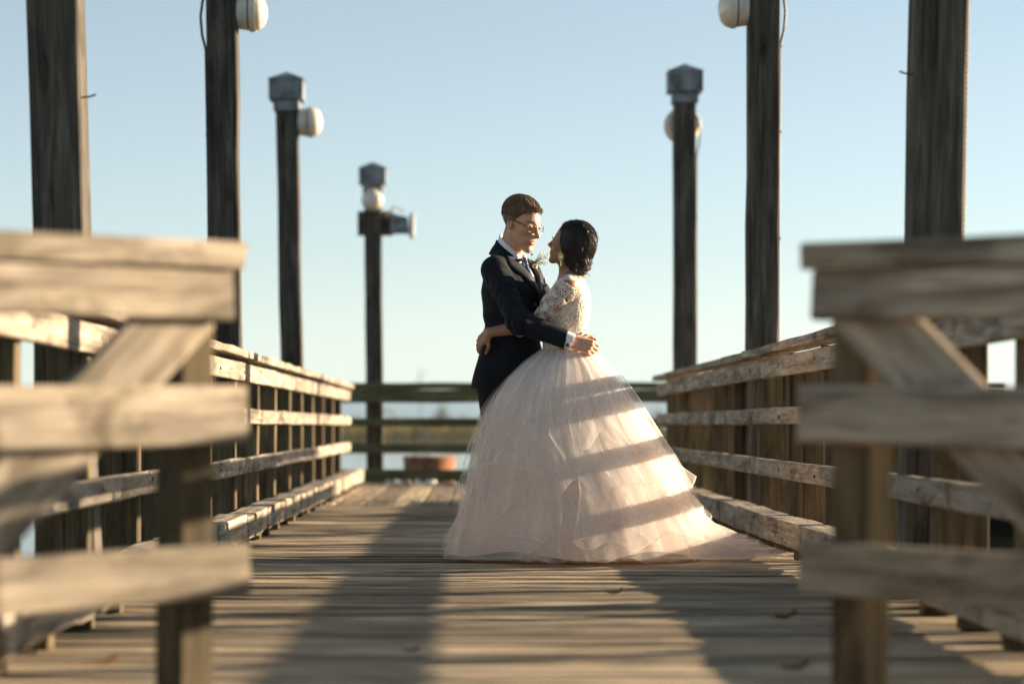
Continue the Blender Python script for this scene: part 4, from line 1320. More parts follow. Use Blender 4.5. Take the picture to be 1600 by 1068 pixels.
hand(F, bw_l + np.array((-0.006, 0.004, 0.0)), hx, -hy if False else hy, hz, 0.84, curl=(18, 30, 20), spread=1.5, thumb_in=0.25)
bap, baq = F.arrays()
bbody = F.build('body', M_SKIN_B, bride, tint=head_tint(bh, False))
for s in (-1, 1):
    Mx = Matrix.Translation(bh.p(0.0832, s*0.033, -0.001)) @ Matrix(bh.R.tolist()).to_4x4() @ Matrix.Rotation(R(90), 4, 'Y')
    r = 0.0120
    q = MB(); q.lathe([(r*math.sin(a), r*math.cos(a)) for a in np.linspace(1.5, 0.02, 8)], 16, Mx); ey = q.build('eye', M_EYEW, bbody, smooth=True)
    q = MB(); q.lathe([(0.0056, 0.0112), (0.004, 0.0119), (0.001, 0.0123)], 12, Mx); q.build('iris', M_IRIS, ey, smooth=True)
    q = MB()
    for k in range(9):
        y = s * (0.020 + 0.003 * k); x = 0.0965 - 0.010 * (k / 8)**1.5
        q.tube([bh.p(x, y, 0.006), bh.p(x + 0.008, y + s*0.001 * k * 0.4, 0.008), bh.p(x + 0.012, y + s*0.002 * k * 0.4, 0.013)], [0.0011, 0.0008, 0.0003], 4)
    q.build('eyelashes', M_IRIS, bbody)
q = MB(); q.tube([bh.p(0.094, -0.014, -0.0712), bh.p(0.0985, 0, -0.0716), bh.p(0.094, 0.014, -0.0712)], 0.0028, 6); q.build('teeth', M_TEETH, bbody, smooth=True)

# hair: swept back cap, low bun of twisted locks
H = Field(bh.p(-0.02, 0, 0.0) - 0.21, bh.p(-0.02, 0, 0.0) + 0.21, 0.0035)
H.ell(bh.p(-0.024, 0, 0.036), np.array((0.117, 0.090, 0.104)) * bh.s, bh.R, 0)
H.ell(bh.p(-0.045, 0, -0.03), np.array((0.088, 0.084, 0.09)) * bh.s, bh.R, 0.04)
def faceside(X, Y, Z):
    x, y, z = bh.coords(X, Y, Z)
    edge = np.interp(z, [-0.10, -0.05, -0.01, 0.04, 0.085, 0.12], [-0.012, 0.006, 0.028, 0.044, 0.066, 0.10]) + 0.004 * np.sin(z * 90)
    return edge - x
X_, Y_, Z_ = H.ax[0][:, None, None], H.ax[1][None, :, None], H.ax[2][None, None, :]
fs_ = -faceside(X_, Y_, Z_).astype(np.float32)
k_ = 0.018
hh_ = np.maximum(k_ - np.abs(H.F - fs_), 0) / k_
H.F = np.maximum(H.F, fs_) + hh_ * hh_ * k_ * 0.25
bun_c = np.array((-0.095, 0.010, -0.088))
H.ell(bh.p(*bun_c), np.array((0.042, 0.056, 0.044)) * bh.s, bh.R, 0.03)
def swirl(X, Y, Z):
    x, y, z = bh.coords(X, Y, Z)
    d = np.sqrt((x - bun_c[0])**2 + (z - bun_c[2])**2) + 0.25 * np.abs(y)
    th = np.arctan2(z - bun_c[2], x - bun_c[0])
    return 0.0022 * np.sin(th * 9 + d * 40 + 2.0 * np.sin(y * 45)) * np.clip(d / 0.08, 0.2, 1.0)
H.displace(swirl, H.lo, H.lo + H.h * H.n)
rb2 = np.random.RandomState(11)
for i in range(15):       # twisted locks of the bun
    a = rb2.uniform(0, 6.28); c0 = bun_c + np.array((rb2.uniform(-0.030, 0.004), 0.045 * math.cos(a), 0.040 * math.sin(a)))
    pts, rs = [], []
    for k in range(9):
        t = k / 8 * rb2.uniform(3.4, 5.0) + a; rr = 0.017
        pts.append(bh.p(*(c0 + np.array((rr * math.cos(t) * 0.8 - 0.006, rr * math.sin(t) * 0.7, rr * math.sin(t * 0.9 + a)))))); rs.append(0.0065 + 0.002 * math.sin(k))
    H.chain(pts, rs, 0.004)
hp, hq = H.arrays()
bhair = H.build('hair', M_HAIR_B, bride)
tree = bvh_of(hp, hq)
strands, wid = [], []
tip = bh.p(*bun_c)
ctr = bh.p(-0.03, 0, 0.01)
sel = hp[rb2.choice(len(hp), 6000)]
for p in sel:
    l = bh.inv(p)
    ln = rb2.uniform(0.05, 0.11); n = 9
    q = np.array(p); pts = []
    lift = rb2.uniform(0.0004, 0.0035) + (0.004 * rb2.rand() if l[0] < -0.02 else 0); ph = rb2.uniform(0, 6.28) if l[0] > -0.03 else 9.0 * l[1] / 0.05 + rb2.uniform(0, 1.0); am = rb2.uniform(0, 0.4) if l[0] > -0.03 else rb2.uniform(0.4, 1.0)
    tgt = bh.p(*(bun_c + np.array((0.0, rb2.uniform(-0.03, 0.03), rb2.uniform(-0.02, 0.03)))))
    for i in range(n):
        co, no, _, _ = tree.find_nearest(Vector(q)); co = np.array(co); no = np.array(no)
        if no @ (co - ctr) < 0: no = -no
        pts.append(co + no * lift)
        d = tgt - co; dist = np.linalg.norm(d); d = d / (dist + 1e-9)
        d = d - no * (d @ no)
        w = np.cross(no, d)
        d = d + w * am * math.sin(ph + i * 0.9); d /= np.linalg.norm(d) + 1e-9
        q = co + d * ln / n
    strands.append(pts); wid.append(rb2.uniform(0.0006, 0.0012))
for i in range(60):        # loose curls at the nape and crown
    c0 = bun_c + np.array((rb2.uniform(-0.03, 0.02), rb2.uniform(-0.05, 0.06), rb2.uniform(-0.045, 0.0)))
    L_ = rb2.uniform(0.03, 0.085); pts = []; ph = rb2.uniform(0, 6)
    if i > 10: L_ *= 0.4
    for k in range(10):
        u = k / 9
        pts.append(bh.p(*c0) + np.array((0.012 * math.sin(ph + u * 5) + 0.035 * L_ / 0.08 * u, -0.02 * u + 0.008 * math.cos(ph + u * 6), -L_ * u)))
    strands.append(pts); wid.append(rb2.uniform(0.0004, 0.0009))
for i in range(110):       # flyaways along the crown and back
    l = np.array((rb2.uniform(-0.12, 0.06), rb2.uniform(-0.03, 0.08), rb2.uniform(0.02, 0.13)))
    co, no, _, _ = tree.find_nearest(Vector(bh.p(*l))); co = np.array(co); no = np.array(no)
    if no @ (co - ctr) < 0: no = -no
    d = tip - co; d /= np.linalg.norm(d); d -= no * (d @ no); w = np.cross(no, d)
    L_ = rb2.uniform(0.03, 0.07); sg = rb2.uniform(-0.6, 0.6)
    strands.append([co + d * L_ * u + no * (0.002 + rb2.uniform(0.004, 0.012) * math.sin(u * 2.8)) + w * sg * L_ * u * u for u in np.linspace(0, 1, 8)]); wid.append(rb2.uniform(0.0003, 0.0006))
ribbons('hair_strands', strands, wid, M_HAIR_B, bhair)
q = MB()
for (dx, dy, dz) in ((-0.020, 0.050, 0.030), (-0.030, 0.040, 0.012), (-0.012, 0.058, 0.004)):
    Mx = Matrix.Translation(bh.p(*(bun_c + np.array((dx, dy, dz)))))
    q.lathe([(0.001, -0.006), (0.006, 0), (0.001, 0.006)], 8, Mx)
q.build('hair_pin', M_CRYSTAL, bhair, smooth=True)

# earring and necklaces
eo = Vector(bh.p(0.004, 0.088, -0.042))
q = MB()
q.tube([eo, eo + Vector((0, -0.002, -0.012))], 0.0013, 6)
Mx = Matrix.Translation(eo + Vector((0, -0.002, -0.034))) @ Matrix.Rotation(R(90), 4, 'X')
def drop_ring(rx, rz, r, cz):
    q.tube([eo + Vector((rx * math.sin(a), -0.002, cz + rz * math.cos(a))) for a in np.linspace(0, 2 * math.pi, 20, endpoint=False)], r, 5, closed=True)
drop_ring(0.0105, 0.019, 0.0018, -0.031); drop_ring(0.006, 0.011, 0.0014, -0.031)
for a in np.linspace(0, 2 * math.pi, 12, endpoint=False):
    c_ = eo + Vector((0.0125 * math.sin(a), -0.002, -0.031 + 0.021 * math.cos(a)))
    q.lathe([(0.0004, -0.0025), (0.0024, 0), (0.0004, 0.0025)], 6, Matrix.Translation(c_))
q.tube([eo + Vector((0, -0.002, -0.050)), eo + Vector((0, -0.002, -0.060)), eo + Vector((0, -0.002, -0.076))], [0.0018, 0.0026, 0.0036], 6)
er_ = q.build('earring', M_GOLD, bride, smooth=True, angle=50)
q = MB(); q.lathe([(0.0005, -0.0085), (0.0055, -0.002), (0.0055, 0.002), (0.0005, 0.0085)], 8, Matrix.Translation(eo + Vector((0, -0.004, -0.031)))); q.build('crystal', M_CRYSTAL, er_)
bp_, bq_ = None, None
nb = bt_.p(-0.024, 0, 1.432)
q = MB()
def neck_ring(r, z, tilt, rad, n=40):
    pts = []
    for k in range(n):
        a = 2 * math.pi * k / n
        pts.append(bt_.p(-0.026 + r * 1.05 * math.cos(a), r * math.sin(a), z - tilt * math.cos(a)))
    q.tube(pts, rad, 6, closed=True)
neck_ring(0.0575, 1.468, 0.030, 0.0032)
neck_ring(0.067, 1.450, 0.042, 0.0028)
q.build('necklace', M_GOLD, bride, smooth=True)

# ---------------- bodice
m_lace, nt, b, out = new_mat('ivory_lace')
tc = N(nt, 'ShaderNodeTexCoord')
vo = N(nt, 'ShaderNodeTexVoronoi'); vo.inputs['Scale'].default_value = 105
vo2 = N(nt, 'ShaderNodeTexVoronoi'); vo2.feature = 'DISTANCE_TO_EDGE'; vo2.inputs['Scale'].default_value = 150
nz = N(nt, 'ShaderNodeTexNoise'); nz.inputs['Scale'].default_value = 28; nz.inputs['Detail'].default_value = 3
for q_ in (vo, vo2, nz): nt.links.new(tc.outputs['Object'], q_.inputs['Vector'])
r1 = ramp(nt, vo.outputs['Distance'], [(0.10, (0.84, 0.80, 0.73)), (0.42, (0.74, 0.67, 0.58)), (0.6, (0.56, 0.47, 0.39))])
r2 = ramp(nt, vo2.outputs['Distance'], [(0.02, (1.15, 1.12, 1.08)), (0.10, (0.85, 0.83, 0.80))])
c_ = mix_rgb(nt, 'MULTIPLY', 1.0, r1.outputs[0], r2.outputs[0])
r3 = ramp(nt, nz.outputs['Fac'], [(0.35, (0.85, 0.83, 0.8)), (0.6, (1.1, 1.1, 1.1))])
c_ = mix_rgb(nt, 'MULTIPLY', 1.0, c_, r3.outputs[0])
nt.links.new(c_, b.inputs['Base Color']); b.inputs['Roughness'].default_value = 0.5
bp = N(nt, 'ShaderNodeBump'); bp.inputs['Strength'].default_value = 0.6; bp.inputs['Distance'].default_value = 0.004; bp.invert = True
nt.links.new(vo.outputs['Distance'], bp.inputs['Height']); nt.links.new(bp.outputs[0], b.inputs['Normal'])
M_LACE = m_lace
M_THREAD = cloth('white_lace_thread', (0.80, 0.76, 0.70), 0.6, 0.1, 0.2, bump=0.05)
M_BEAD = plain('silver_beads', (0.75, 0.70, 0.60), 0.18, 0.7, noise_amt=0.2, nscale=200)

B = Field((0.20, 11.95, 0.98), (0.72, 12.6, 1.50), 0.004)
bprof = [(1.035, 0.012, 0, 0.114, 0.118), (1.07, 0.012, 0, 0.110, 0.114), (1.13, 0.008, 0, 0.112, 0.120), (1.22, -0.004, 0, 0.114, 0.138), (1.29, -0.004, 0, 0.126, 0.148), (1.35, -0.020, 0, 0.108, 0.146), (1.40, -0.030, 0, 0.080, 0.130), (1.425, -0.034, 0, 0.066, 0.10)]
loft(B, bt_, bprof, (0.2, 11.9, 0.98), (0.72, 12.7, 1.46), 0.015)
for s in (-1, 1): B.ell(bt_.p(0.070, s*0.062, 1.275), (0.062, 0.066, 0.068), bt_.R, 0.04)
for s, sp in ((1, bs_l), (-1, bs_r)): B.cone(bt_.p(-0.03, s*0.06, 1.405), sp + np.array((0, 0, 0.002)), 0.040, 0.053, 0.03)
# open neck and back
B.fn(lambda X, Y, Z: (lambda x, y, z: np.sqrt(((x + 0.026) / 1.06)**2 + y**2) - 0.072)(*bt_.coords(X, Y, Z)), bt_.p(-0.026, 0, 1.47) - np.array((0.1, 0.1, 0.10)), bt_.p(-0.026, 0, 1.47) + np.array((0.1, 0.1, 0.06)), 0.004, 'cut')
def backv(X, Y, Z):
    x, y, z = bt_.coords(X, Y, Z)
    w = np.interp(z, [1.16, 1.30, 1.42], [0.0, 0.060, 0.075])
    return np.maximum(np.maximum(np.abs(y) - w, x + 0.055), 1.16 - z)
B.fn(backv, (0.45, 12.0, 1.14), (0.72, 12.5, 1.48), 0.003, 'cut')
bodice = B.build('bodice', M_LACE, bride)
wb = MB()
pts = []
for k in range(48):
    a = 2 * math.pi * k / 48
    pts.append(bt_.p(0.103 * math.cos(a), 0.121 * math.sin(a), 1.052))
wb.tube(pts, 0.011, 8, closed=True)
wb.build('beaded_waistband', M_BEAD, bodice, smooth=True)

# lace sleeves: sheer net with embroidered flowers laid over the arm
def arm_map(path, radii):
    P = [np.array(p) for p in path]
    L = np.cumsum([0] + [np.linalg.norm(P[i+1] - P[i]) for i in range(len(P) - 1)])
    def f(t, w, off=0.004):
        """t metres along the arm, w metres round it (0 = towards the camera side)"""
        t = min(max(t, 0), L[-1] - 1e-6)
        i = int(np.searchsorted(L, t, 'right') - 1); i = min(i, len(P) - 2)
        u = (t - L[i]) / (L[i+1] - L[i])
        c = P[i] + (P[i+1] - P[i]) * u; r = radii[i] + (radii[i+1] - radii[i]) * u + off
        # smooth the direction across the elbow
        d = (P[i+1] - P[i]); d /= np.linalg.norm(d)
        n = np.array((0, -1.0, 0)) - d * (-d[1]); n /= np.linalg.norm(n)
        b_ = np.cross(d, n)
        a = w / r
        dv = n * math.cos(a) + b_ * math.sin(a)
        h, _, _, _ = arm_tree.ray_cast(Vector(c + dv * 0.11), Vector(-dv), 0.10)
        if h is not None:
            r = min(max((np.array(h) - c) @ dv + off, r * 0.9), r + 0.016)
        return c + dv * r
    return f, L[-1]
cen_ = bap[baq].mean(1); near_ = (cen_[:, 2] > 1.0) & (cen_[:, 2] < 1.46) & (cen_[:, 1] < 12.26)
arm_tree = bvh_of(bap, baq[near_])
a_mid = bs_l + (be_l - bs_l) * 0.5
amap, alen = arm_map([bs_l + np.array((0.0, 0, 0.02)), a_mid, be_l, be_l + (bw_l - be_l) * 0.62], [0.052, 0.0505, 0.040, 0.0335])
lace = MB()
rl = random.Random(9)
def flower(t0, w0, s, n=6, rot=0.0):
    for k in range(n):
        a = rot + 2 * math.pi * k / n
        pts = []
        for j in range(9):
            b_ = 2 * math.pi * j / 9
            lx = s * (0.62 + 0.36 * math.cos(b_)); ly = s * 0.30 * math.sin(b_)
            pts.append(amap(t0 + lx * math.cos(a) - ly * math.sin(a), w0 + lx * math.sin(a) + ly * math.cos(a), 0.0045))
        lace.tube(pts, 0.0018, 4, closed=True)
    lace.tube([amap(t0 + s * 0.2 * math.cos(a), w0 + s * 0.2 * math.sin(a), 0.005) for a in np.linspace(0, 6.28, 7)[:-1]], 0.0024, 4, closed=True)
def sprig(t0, w0, ang, ln):
    pts = []
    for j in range(7):
        u = j / 6; a = ang + 0.9 * u
        pts.append(amap(t0 + ln * u * math.cos(a), w0 + ln * u * math.sin(a), 0.0045))
        if j in (1, 2, 3, 4, 5):
            for sd in (-1, 1):
                q0 = (t0 + ln * u * math.cos(a), w0 + ln * u * math.sin(a)); aa = a + sd * 0.9
                lace.tube([amap(*q0, 0.0045), amap(q0[0] + 0.010 * math.cos(aa), q0[1] + 0.010 * math.sin(aa), 0.0045)], [0.0022, 0.0028], 4)
    lace.tube(pts, 0.0017, 4)
def scroll(t0, w0, s, d=1):
    pts = [amap(t0 + s * (1 - u * 0.85) * math.cos(d * u * 9), w0 + s * (1 - u * 0.85) * math.sin(d * u * 9), 0.0045) for u in np.linspace(0, 1, 18)]
    lace.tube(pts, 0.0020, 4)
Lu = float(np.linalg.norm(be_l - bs_l))
for (t, w, s) in ((0.03, 0.015, 0.020), (0.045, -0.035, 0.020), (0.0, 0.0, 0.020), (0.085, -0.02, 0.016), (0.035, 0.065, 0.02), (0.10, 0.045, 0.018), (0.0, -0.03, 0.018), (0.0, 0.03, 0.018), (0.155, 0.018, 0.016), (0.05, -0.01, 0.026), (0.075, 0.035, 0.022), (0.10, -0.045, 0.022), (0.125, 0.008, 0.028), (0.165, -0.022, 0.022), (0.18, 0.032, 0.024), (0.215, 0.0, 0.022), (0.02, -0.05, 0.024), (0.02, 0.045, 0.022), (0.06, -0.075, 0.022), (0.13, 0.065, 0.024), (0.13, -0.085, 0.022), (0.07, 0.08, 0.022), (0.19, -0.065, 0.02), (0.21, 0.06, 0.022)):
    flower(t, w, s, rl.choice((5, 6, 7)), rl.uniform(0, 3))
for (t, w, a, l) in ((0.07, 0.0, 0.5, 0.045), (0.10, 0.05, 2.4, 0.05), (0.14, -0.05, 5.6, 0.045), (0.03, 0.015, 4.0, 0.05), (0.16, 0.0, 1.2, 0.04), (0.20, 0.03, 3.0, 0.04), (0.085, -0.075, 1.0, 0.05)):
    sprig(t, w, a, l)
for (t, w, s, d) in ((0.085, 0.01, 0.014, 1), (0.145, 0.04, 0.014, -1), (0.16, -0.048, 0.014, 1), (0.105, -0.015, 0.010, -1)):
    scroll(t, w, s, d)
# scalloped cuff below the elbow
c0 = Lu + 0.098
for k in range(9):
    w = -0.11 + 0.0275 * k
    flower(c0 + 0.012 + 0.004 * math.sin(k * 2), w, 0.015, 6, k)
    flower(c0 - 0.016, w + 0.013, 0.016, 6, k * 0.7)
    flower(c0 - 0.045, w, 0.016, 5, k * 1.1)
sl = empty('sleeve', (0, 0, 0)); sl.parent = bride; sl.matrix_parent_inverse = Matrix.Translation(-bride.location); sl['_w'] = (0.0, 0.0, 0.0)
lace.build('lace_embroidery', M_THREAD, sl, smooth=True)
m_net, nt, b, out = new_mat('sheer_net')
nt.nodes.remove(b)
tr = N(nt, 'ShaderNodeBsdfTransparent'); df = N(nt, 'ShaderNodeBsdfDiffuse'); df.inputs['Color'].default_value = (0.75, 0.68, 0.60, 1)
tc = N(nt, 'ShaderNodeTexCoord'); vo = N(nt, 'ShaderNodeTexVoronoi'); vo.feature = 'DISTANCE_TO_EDGE'; vo.inputs['Scale'].default_value = 260
nt.links.new(tc.outputs['Object'], vo.inputs['Vector'])
rr = ramp(nt, vo.outputs['Distance'], [(0.02, (0.30, 0.30, 0.30)), (0.12, (0.10, 0.10, 0.10))])
mx_ = N(nt, 'ShaderNodeMixShader'); nt.links.new(rr.outputs[0], mx_.inputs[0])
nt.links.new(tr.outputs[0], mx_.inputs[1]); nt.links.new(df.outputs[0], mx_.inputs[2]); nt.links.new(mx_.outputs[0], out.inputs[0])
rows = []
for i in range(19):
    t = (Lu + 0.10) * i / 18
    rows.append([amap(t, (0.050 - 0.010 * i / 18) * a, 0.0032) for a in np.linspace(-math.pi, math.pi, 25)])
strip('net', rows, m_net, sl)

# ---------------- tulle skirt
def tulle(name, c, opac, streak=0.35, trans=0.45, edge=0.0):
    """sheer net: part of the light goes straight through, gathers and hems are denser"""
    m, nt, b, out = new_mat(name)
    nt.nodes.remove(b)
    L = nt.links
    uv = N(nt, 'ShaderNodeUVMap')
    def nse(sc, det):
        mp = N(nt, 'ShaderNodeMapping'); mp.inputs['Scale'].default_value = sc
        n = N(nt, 'ShaderNodeTexNoise'); n.inputs['Scale'].default_value = 1.0; n.inputs['Detail'].default_value = det; n.inputs['Distortion'].default_value = 0.6
        L.new(uv.outputs[0], mp.inputs[0]); L.new(mp.outputs[0], n.inputs['Vector'])
        return n.outputs['Fac']
    n = math_n(nt, 'ADD', math_n(nt, 'MULTIPLY', nse((13, 1.2, 1), 2), 0.90), math_n(nt, 'MULTIPLY', nse((70, 1.6, 1), 1), 0.10))
    f = ramp(nt, n, [(0.38, (max(0.03, opac - streak * 0.4),) * 3), (0.50, (opac,) * 3), (0.66, (min(1, opac + streak),) * 3)])
    fac = f.outputs[0]
    if edge:
        sx = N(nt, 'ShaderNodeSeparateXYZ'); L.new(uv.outputs[0], sx.inputs[0])
        e = math_n(nt, 'GREATER_THAN', sx.outputs[1], 0.992)
        fac = math_n(nt, 'MINIMUM', math_n(nt, 'ADD', fac, math_n(nt, 'MULTIPLY', e, edge)), 1.0)
    d = N(nt, 'ShaderNodeBsdfDiffuse'); d.inputs['Color'].default_value = (*c, 1)
    t = N(nt, 'ShaderNodeBsdfTranslucent'); t.inputs['Color'].default_value = (*c, 1)
    m1 = N(nt, 'ShaderNodeMixShader'); m1.inputs[0].default_value = trans
    L.new(d.outputs[0], m1.inputs[1]); L.new(t.outputs[0], m1.inputs[2])
    tr = N(nt, 'ShaderNodeBsdfTransparent')
    m2 = N(nt, 'ShaderNodeMixShader')
    L.new(fac, m2.inputs[0]); L.new(tr.outputs[0], m2.inputs[1]); L.new(m1.outputs[0], m2.inputs[2])
    L.new(m2.outputs[0], out.inputs[0])
    return m
M_LINING = tulle('blush_lining', (0.89, 0.725, 0.62), 1.0, 0.0, 0.22)
M_TULLE = tulle('blush_tulle', (0.94, 0.86, 0.79), 0.24, 0.22, 0.5, edge=0.08)
M_TULLE2 = tulle('ivory_tulle', (0.95, 0.90, 0.85), 0.19, 0.26, 0.5, edge=0.10)
M_TULLE3 = tulle('white_tulle_overlay', (0.96, 0.93, 0.895), 0.22, 0.36, 0.5, edge=0.18)

SK_Z = [1.060, 1.03, 0.985, 0.914, 0.83, 0.716, 0.53, 0.35, 0.244, 0.12, 0.035, 0.0]
SK_R = [0.114, 0.150, 0.200, 0.262, 0.312, 0.368, 0.458, 0.528, 0.570, 0.612, 0.640, 0.648]
SK_C = [0.444, 0.440, 0.434, 0.428, 0.422, 0.424, 0.454, 0.490, 0.502, 0.512, 0.518, 0.520]
SK_Y = [12.265, 12.26, 12.25, 12.235, 12.225, 12.215, 12.205, 12.20, 12.195, 12.19, 12.19, 12.19]
TH = np.radians([-180, -165, -130, -90, -45, 0, 45, 90, 125, 150, 165, 180])
TR = [0.97, 1.01, 0.97, 0.93, 0.95, 1.0, 0.87, 0.66, 0.55, 0.64, 0.82, 0.97]
def skirt(name, mat, parent, off, seed, hem, amp, nf, top=0.0, nu=420, nv=90, flare=0.0, train=0.0, ruff=0.0, panel=None, billow=0.0, smin=0.8, gather=0.008):
    """one layer of the gown. off = distance outside the lining; hem(th) = height of its edge; amp = fold depth;
    train = reach along the deck; panel(u, v) gives the angle for a loose piece that does not go all the way round"""
    rr = np.random.RandomState(seed)
    v = (np.linspace(0, 1, nv)**0.95)[:, None]
    if panel:
        u = np.linspace(0, 1, nu)[None, :]
        th = panel(u, v) + 0 * u * v
        zh = np.vectorize(hem)(u)
    else:
        u = np.linspace(0, 1, nu, endpoint=False)[None, :]
        th = (u * 2 - 1) * math.pi
        zh = np.vectorize(hem)(th)
    thw = np.angle(np.exp(1j * th))
    ztop = 1.060 - top
    z = ztop + (zh - ztop) * v
    Rz = np.interp(-z, -np.array(SK_Z), SK_R); Cx = np.interp(-z, -np.array(SK_Z), SK_C); Cy = np.interp(-z, -np.array(SK_Z), SK_Y)
    shape = np.interp(thw, TH, TR)
    shape = 1 + (shape - 1) * np.clip((Rz - 0.12) / 0.3, 0, 1)
    folds = np.zeros(np.broadcast(th, z).shape)
    dn = 1.060 - z
    for k in range(6):
        f = int(round(nf * (0.5 + 0.33 * k) + rr.randint(0, 3)))
        ph = rr.uniform(0, 6.28); dr = rr.uniform(-1.2, 1.2)
        am = rr.uniform(0.5, 1.0) / (1 + 0.7 * k)
        warp = 0.6 * np.sin(th * rr.randint(2, 6) + rr.uniform(0, 6)) + 0.3 * np.sin(th * rr.randint(5, 9) + dn * 2.5 + rr.uniform(0, 6))
        local = 0.5 + 0.5 * np.sin(th * rr.randint(1, 5) + rr.uniform(0, 6) + dn * 2.0)
        w = np.sin(f * th + ph + dr * dn + warp * 2.0)
        folds += am * local * (np.sign(w) * np.abs(w)**smin)
    folds *= amp * (0.12 + 0.38 * np.clip(dn / 0.15, 0, 1) + 0.50 * np.clip(dn / 1.0, 0, 1))
    # thin gathers running down from the waist
    gat = np.zeros_like(folds)
    for k in range(3):
        f = int(nf * (2.2 + 1.1 * k)) + rr.randint(0, 4)
        w = np.sin(f * th * 0.5 + rr.uniform(0, 6) + 1.4 * np.sin(th * rr.randint(3, 8) + rr.uniform(0, 6)) + dn * rr.uniform(-1.5, 1.5))
        loc = np.clip(np.sin(th * rr.randint(3, 9) + rr.uniform(0, 6) + dn * rr.uniform(-3, 3)), 0, 1)
        gat += (1 - np.abs(w)**0.45) * loc / (1 + 0.4 * k)
    folds = folds + gather * gat * (0.35 + 0.65 * np.clip(dn / 0.5, 0, 1))
    # crumpled net: short billows that break up the long folds
    for k in range(5):
        a1, a2 = rr.randint(5, 17), rr.uniform(7, 20)
        folds = folds + 0.0075 * np.sin(a1 * th + a2 * z + rr.uniform(0, 6) + 1.5 * np.sin(th * rr.randint(2, 6) + 4 * z)) * np.sin((a2 * 0.7) * z - a1 * 0.6 * th + rr.uniform(0, 6)) * np.clip(dn / 0.25, 0, 1) * (0.4 if name == 'skirt' else 1.0)
    r = Rz * shape + off * (0.25 + 0.75 * np.clip(dn / 0.35, 0, 1)) + folds
    near = np.clip((v - 0.80) / 0.20, 0, 1)
    slow = 0.5 + 0.5 * np.sin(th * 5 + seed) * np.sin(th * 3.1 + seed * 2.0)
    r = r + flare * near**1.6 * (0.4 + slow + 0.3 * np.sin(th * nf + seed))
    if panel and billow:
        r = r + billow * np.sin(np.pi * u)**0.8 * np.sin(np.pi * np.clip(v, 0, 1) * 0.9)**1.2
    if ruff:
        z = z + ruff * near * np.sin(th * nf * 1.3 + seed * 1.3 + 2 * np.sin(th * 4))
    z = np.broadcast_to(z, r.shape).copy()
    if train:
        # the edge towards the railing trails out along the boards
        g = np.exp(-((np.angle(np.exp(1j * (thw + 0.10)))) / 0.34)**2)
        low = np.clip((0.26 - z) / 0.26, 0, 1)
        r = r + train * g * low**1.5
        z = z + g * low * 0.020 * np.abs(np.sin(r * 18 + th * 14 + seed)) * (low > 0.3)
    z = np.maximum(z, 0.008 + 0.004 * (seed % 5) + 0.008 * np.abs(np.sin(th * 13 + seed)) * (v > 0.95))
    x = Cx + r * np.cos(th); y = Cy + r * np.sin(th)
    V = np.stack([x, y, z], -1).reshape(-1, 3)
    i = np.arange(nv - 1)[:, None] * nu
    j = np.arange(nu - 1 if panel else nu)[None, :]
    j2 = (j + 1) % nu
    Q = np.stack([i + j, i + nu + j, i + nu + j2, i + j2], -1).reshape(-1, 4)
    me = mesh_np(name, V, Q)
    uvl = me.uv_layers.new(name='UVMap')
    U = np.broadcast_to(u * (0.25 if panel else 1.0), r.shape).reshape(-1); Vv = np.broadcast_to(v, r.shape).reshape(-1)
    if panel:   # side hems count as edges too
        ed = np.maximum(np.broadcast_to(v, r.shape), np.where((u < 0.018) | (u > 0.982), 0.995, 0.0) * np.ones_like(r)).reshape(-1); Vv = ed
    li = np.empty(len(me.loops), np.int32); me.loops.foreach_get('vertex_index', li)
    uvl.data.foreach_set('uv', np.stack([U[li], Vv[li]], -1).astype(np.float32).ravel())
    me.materials.append(mat)
    o = bpy.data.objects.new(name, me)
    attach(o, parent)
    return o

skp = skirt('skirt', M_LINING, bride, -0.020, 3, lambda t: 0.045 + 0.02 * math.sin(5 * t), 0.024, 8)
skirt('tulle_layer', M_TULLE, skp, 0.004, 11, lambda t: 0.03 + 0.012 * math.sin(7 * t), 0.028, 9, train=0.30, flare=0.02, ruff=0.022)
skirt('tulle_layer', M_TULLE2, skp, 0.018, 23, lambda t: 0.015 + 0.015 * math.sin(6 * t + 1), 0.032, 7, train=0.42, flare=0.03, ruff=0.026)
skirt('tulle_layer', M_TULLE, skp, 0.026, 37, lambda t: 0.075 + 0.045 * math.sin(4 * t + 2), 0.030, 6, flare=0.06, ruff=0.035, train=0.05)
skirt('tulle_layer', M_TULLE2, skp, 0.012, 43, lambda t: 0.012 + 0.01 * math.sin(5 * t + 2), 0.030, 6, train=0.46, flare=0.03, ruff=0.016)
def hem_over(t):
    a = abs(((t * 3 / math.pi + 0.35) % 2) - 1)
    return 0.34 + 0.13 * a - 0.06 * math.cos(t * 2 + 0.6)
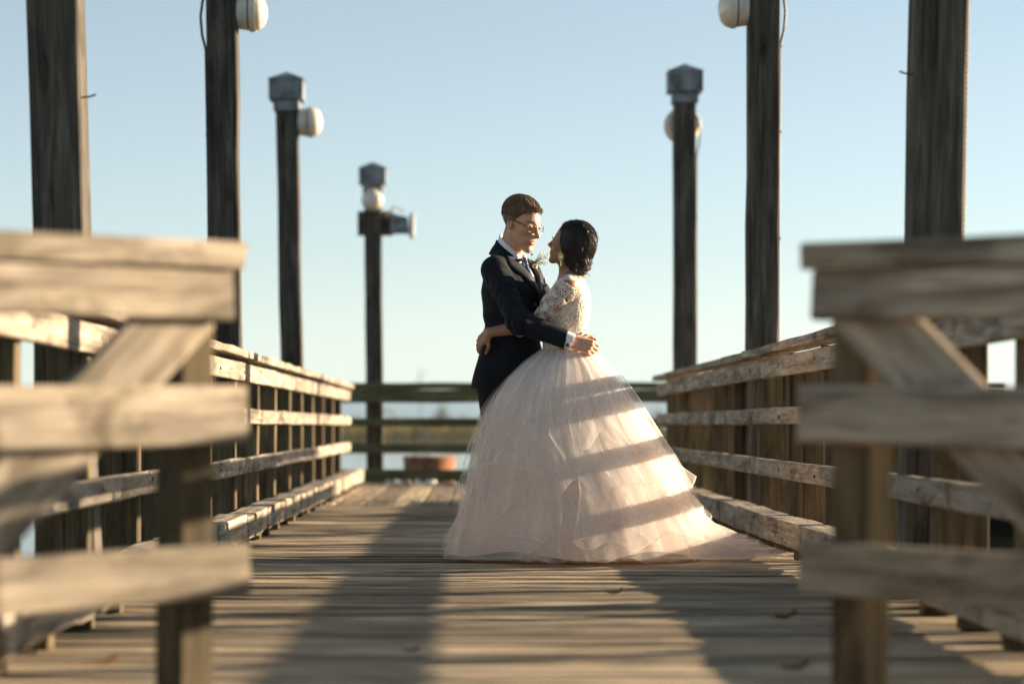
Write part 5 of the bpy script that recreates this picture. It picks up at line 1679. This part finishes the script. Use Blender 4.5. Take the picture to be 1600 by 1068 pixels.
skirt('overskirt', M_TULLE3, skp, 0.034, 53, hem_over, 0.032, 5, flare=0.035, ruff=0.022)
# loose gathered pieces hanging from the waist, with pointed free edges
D = math.radians
pieces = [  # (left angle, right angle at the hem, top spread, hem left, hem mid, hem right, billow, seed)
    (-128, -78, 0.75, 0.52, 0.34, 0.40, 0.030, 101),
    (-104, -64, 0.65, 0.60, 0.47, 0.24, 0.045, 103),
    (-158, -112, 0.80, 0.30, 0.20, 0.36, 0.030, 107),
    (-70, -22, 0.80, 0.30, 0.40, 0.52, 0.022, 109),
    (-40, 12, 0.85, 0.34, 0.22, 0.26, 0.018, 113),
    (-175, -140, 0.80, 0.48, 0.36, 0.30, 0.030, 127),
    (-92, -52, 0.70, 0.12, 0.20, 0.09, 0.025, 131),
    (0, 60, 0.85, 0.40, 0.30, 0.36, 0.012, 137),
    (-116, -90, 0.60, 0.70, 0.56, 0.44, 0.050, 139),
    (-84, -40, 0.75, 0.58, 0.66, 0.50, 0.030, 149),
    (-60, -8, 0.80, 0.62, 0.55, 0.42, 0.022, 151),
    (-30, 25, 0.85, 0.16, 0.10, 0.14, 0.025, 157),
    (-140, -96, 0.75, 0.10, 0.15, 0.07, 0.030, 163),
    (-74, -30, 0.75, 0.08, 0.15, 0.10, 0.040, 167)]
for (a0, a1, sp, h0, h1, h2, bl, sd) in pieces:
    mid_a = (a0 + a1) / 2
    def pan(u, v, a0=a0, a1=a1, sp=sp, m=mid_a, sd=sd):
        k = sp + (1 - sp) * v
        return D(m) + D(a1 - a0) * (u - 0.5) * k + D(4) * np.sin(v * 5 + sd) * v
    def hm(u, h0=h0, h1=h1, h2=h2):
        q = (0.5 - 0.5 * math.cos(2 * math.pi * u)) ** 0.8 + 0.12 * math.sin(u * 11 + h0 * 40)
        return (h0 * (1 - u) + h2 * u) * (1 - q) + h1 * q
    skirt('drape', M_TULLE3, skp, 0.042, sd, hm, 0.032, 8, nu=120, nv=90, flare=0.018 if mid_a < -130 else 0.05, ruff=0.016, panel=pan, billow=bl)

for o in bpy.data.objects:
    if '_w' in o.keys(): del o['_w']
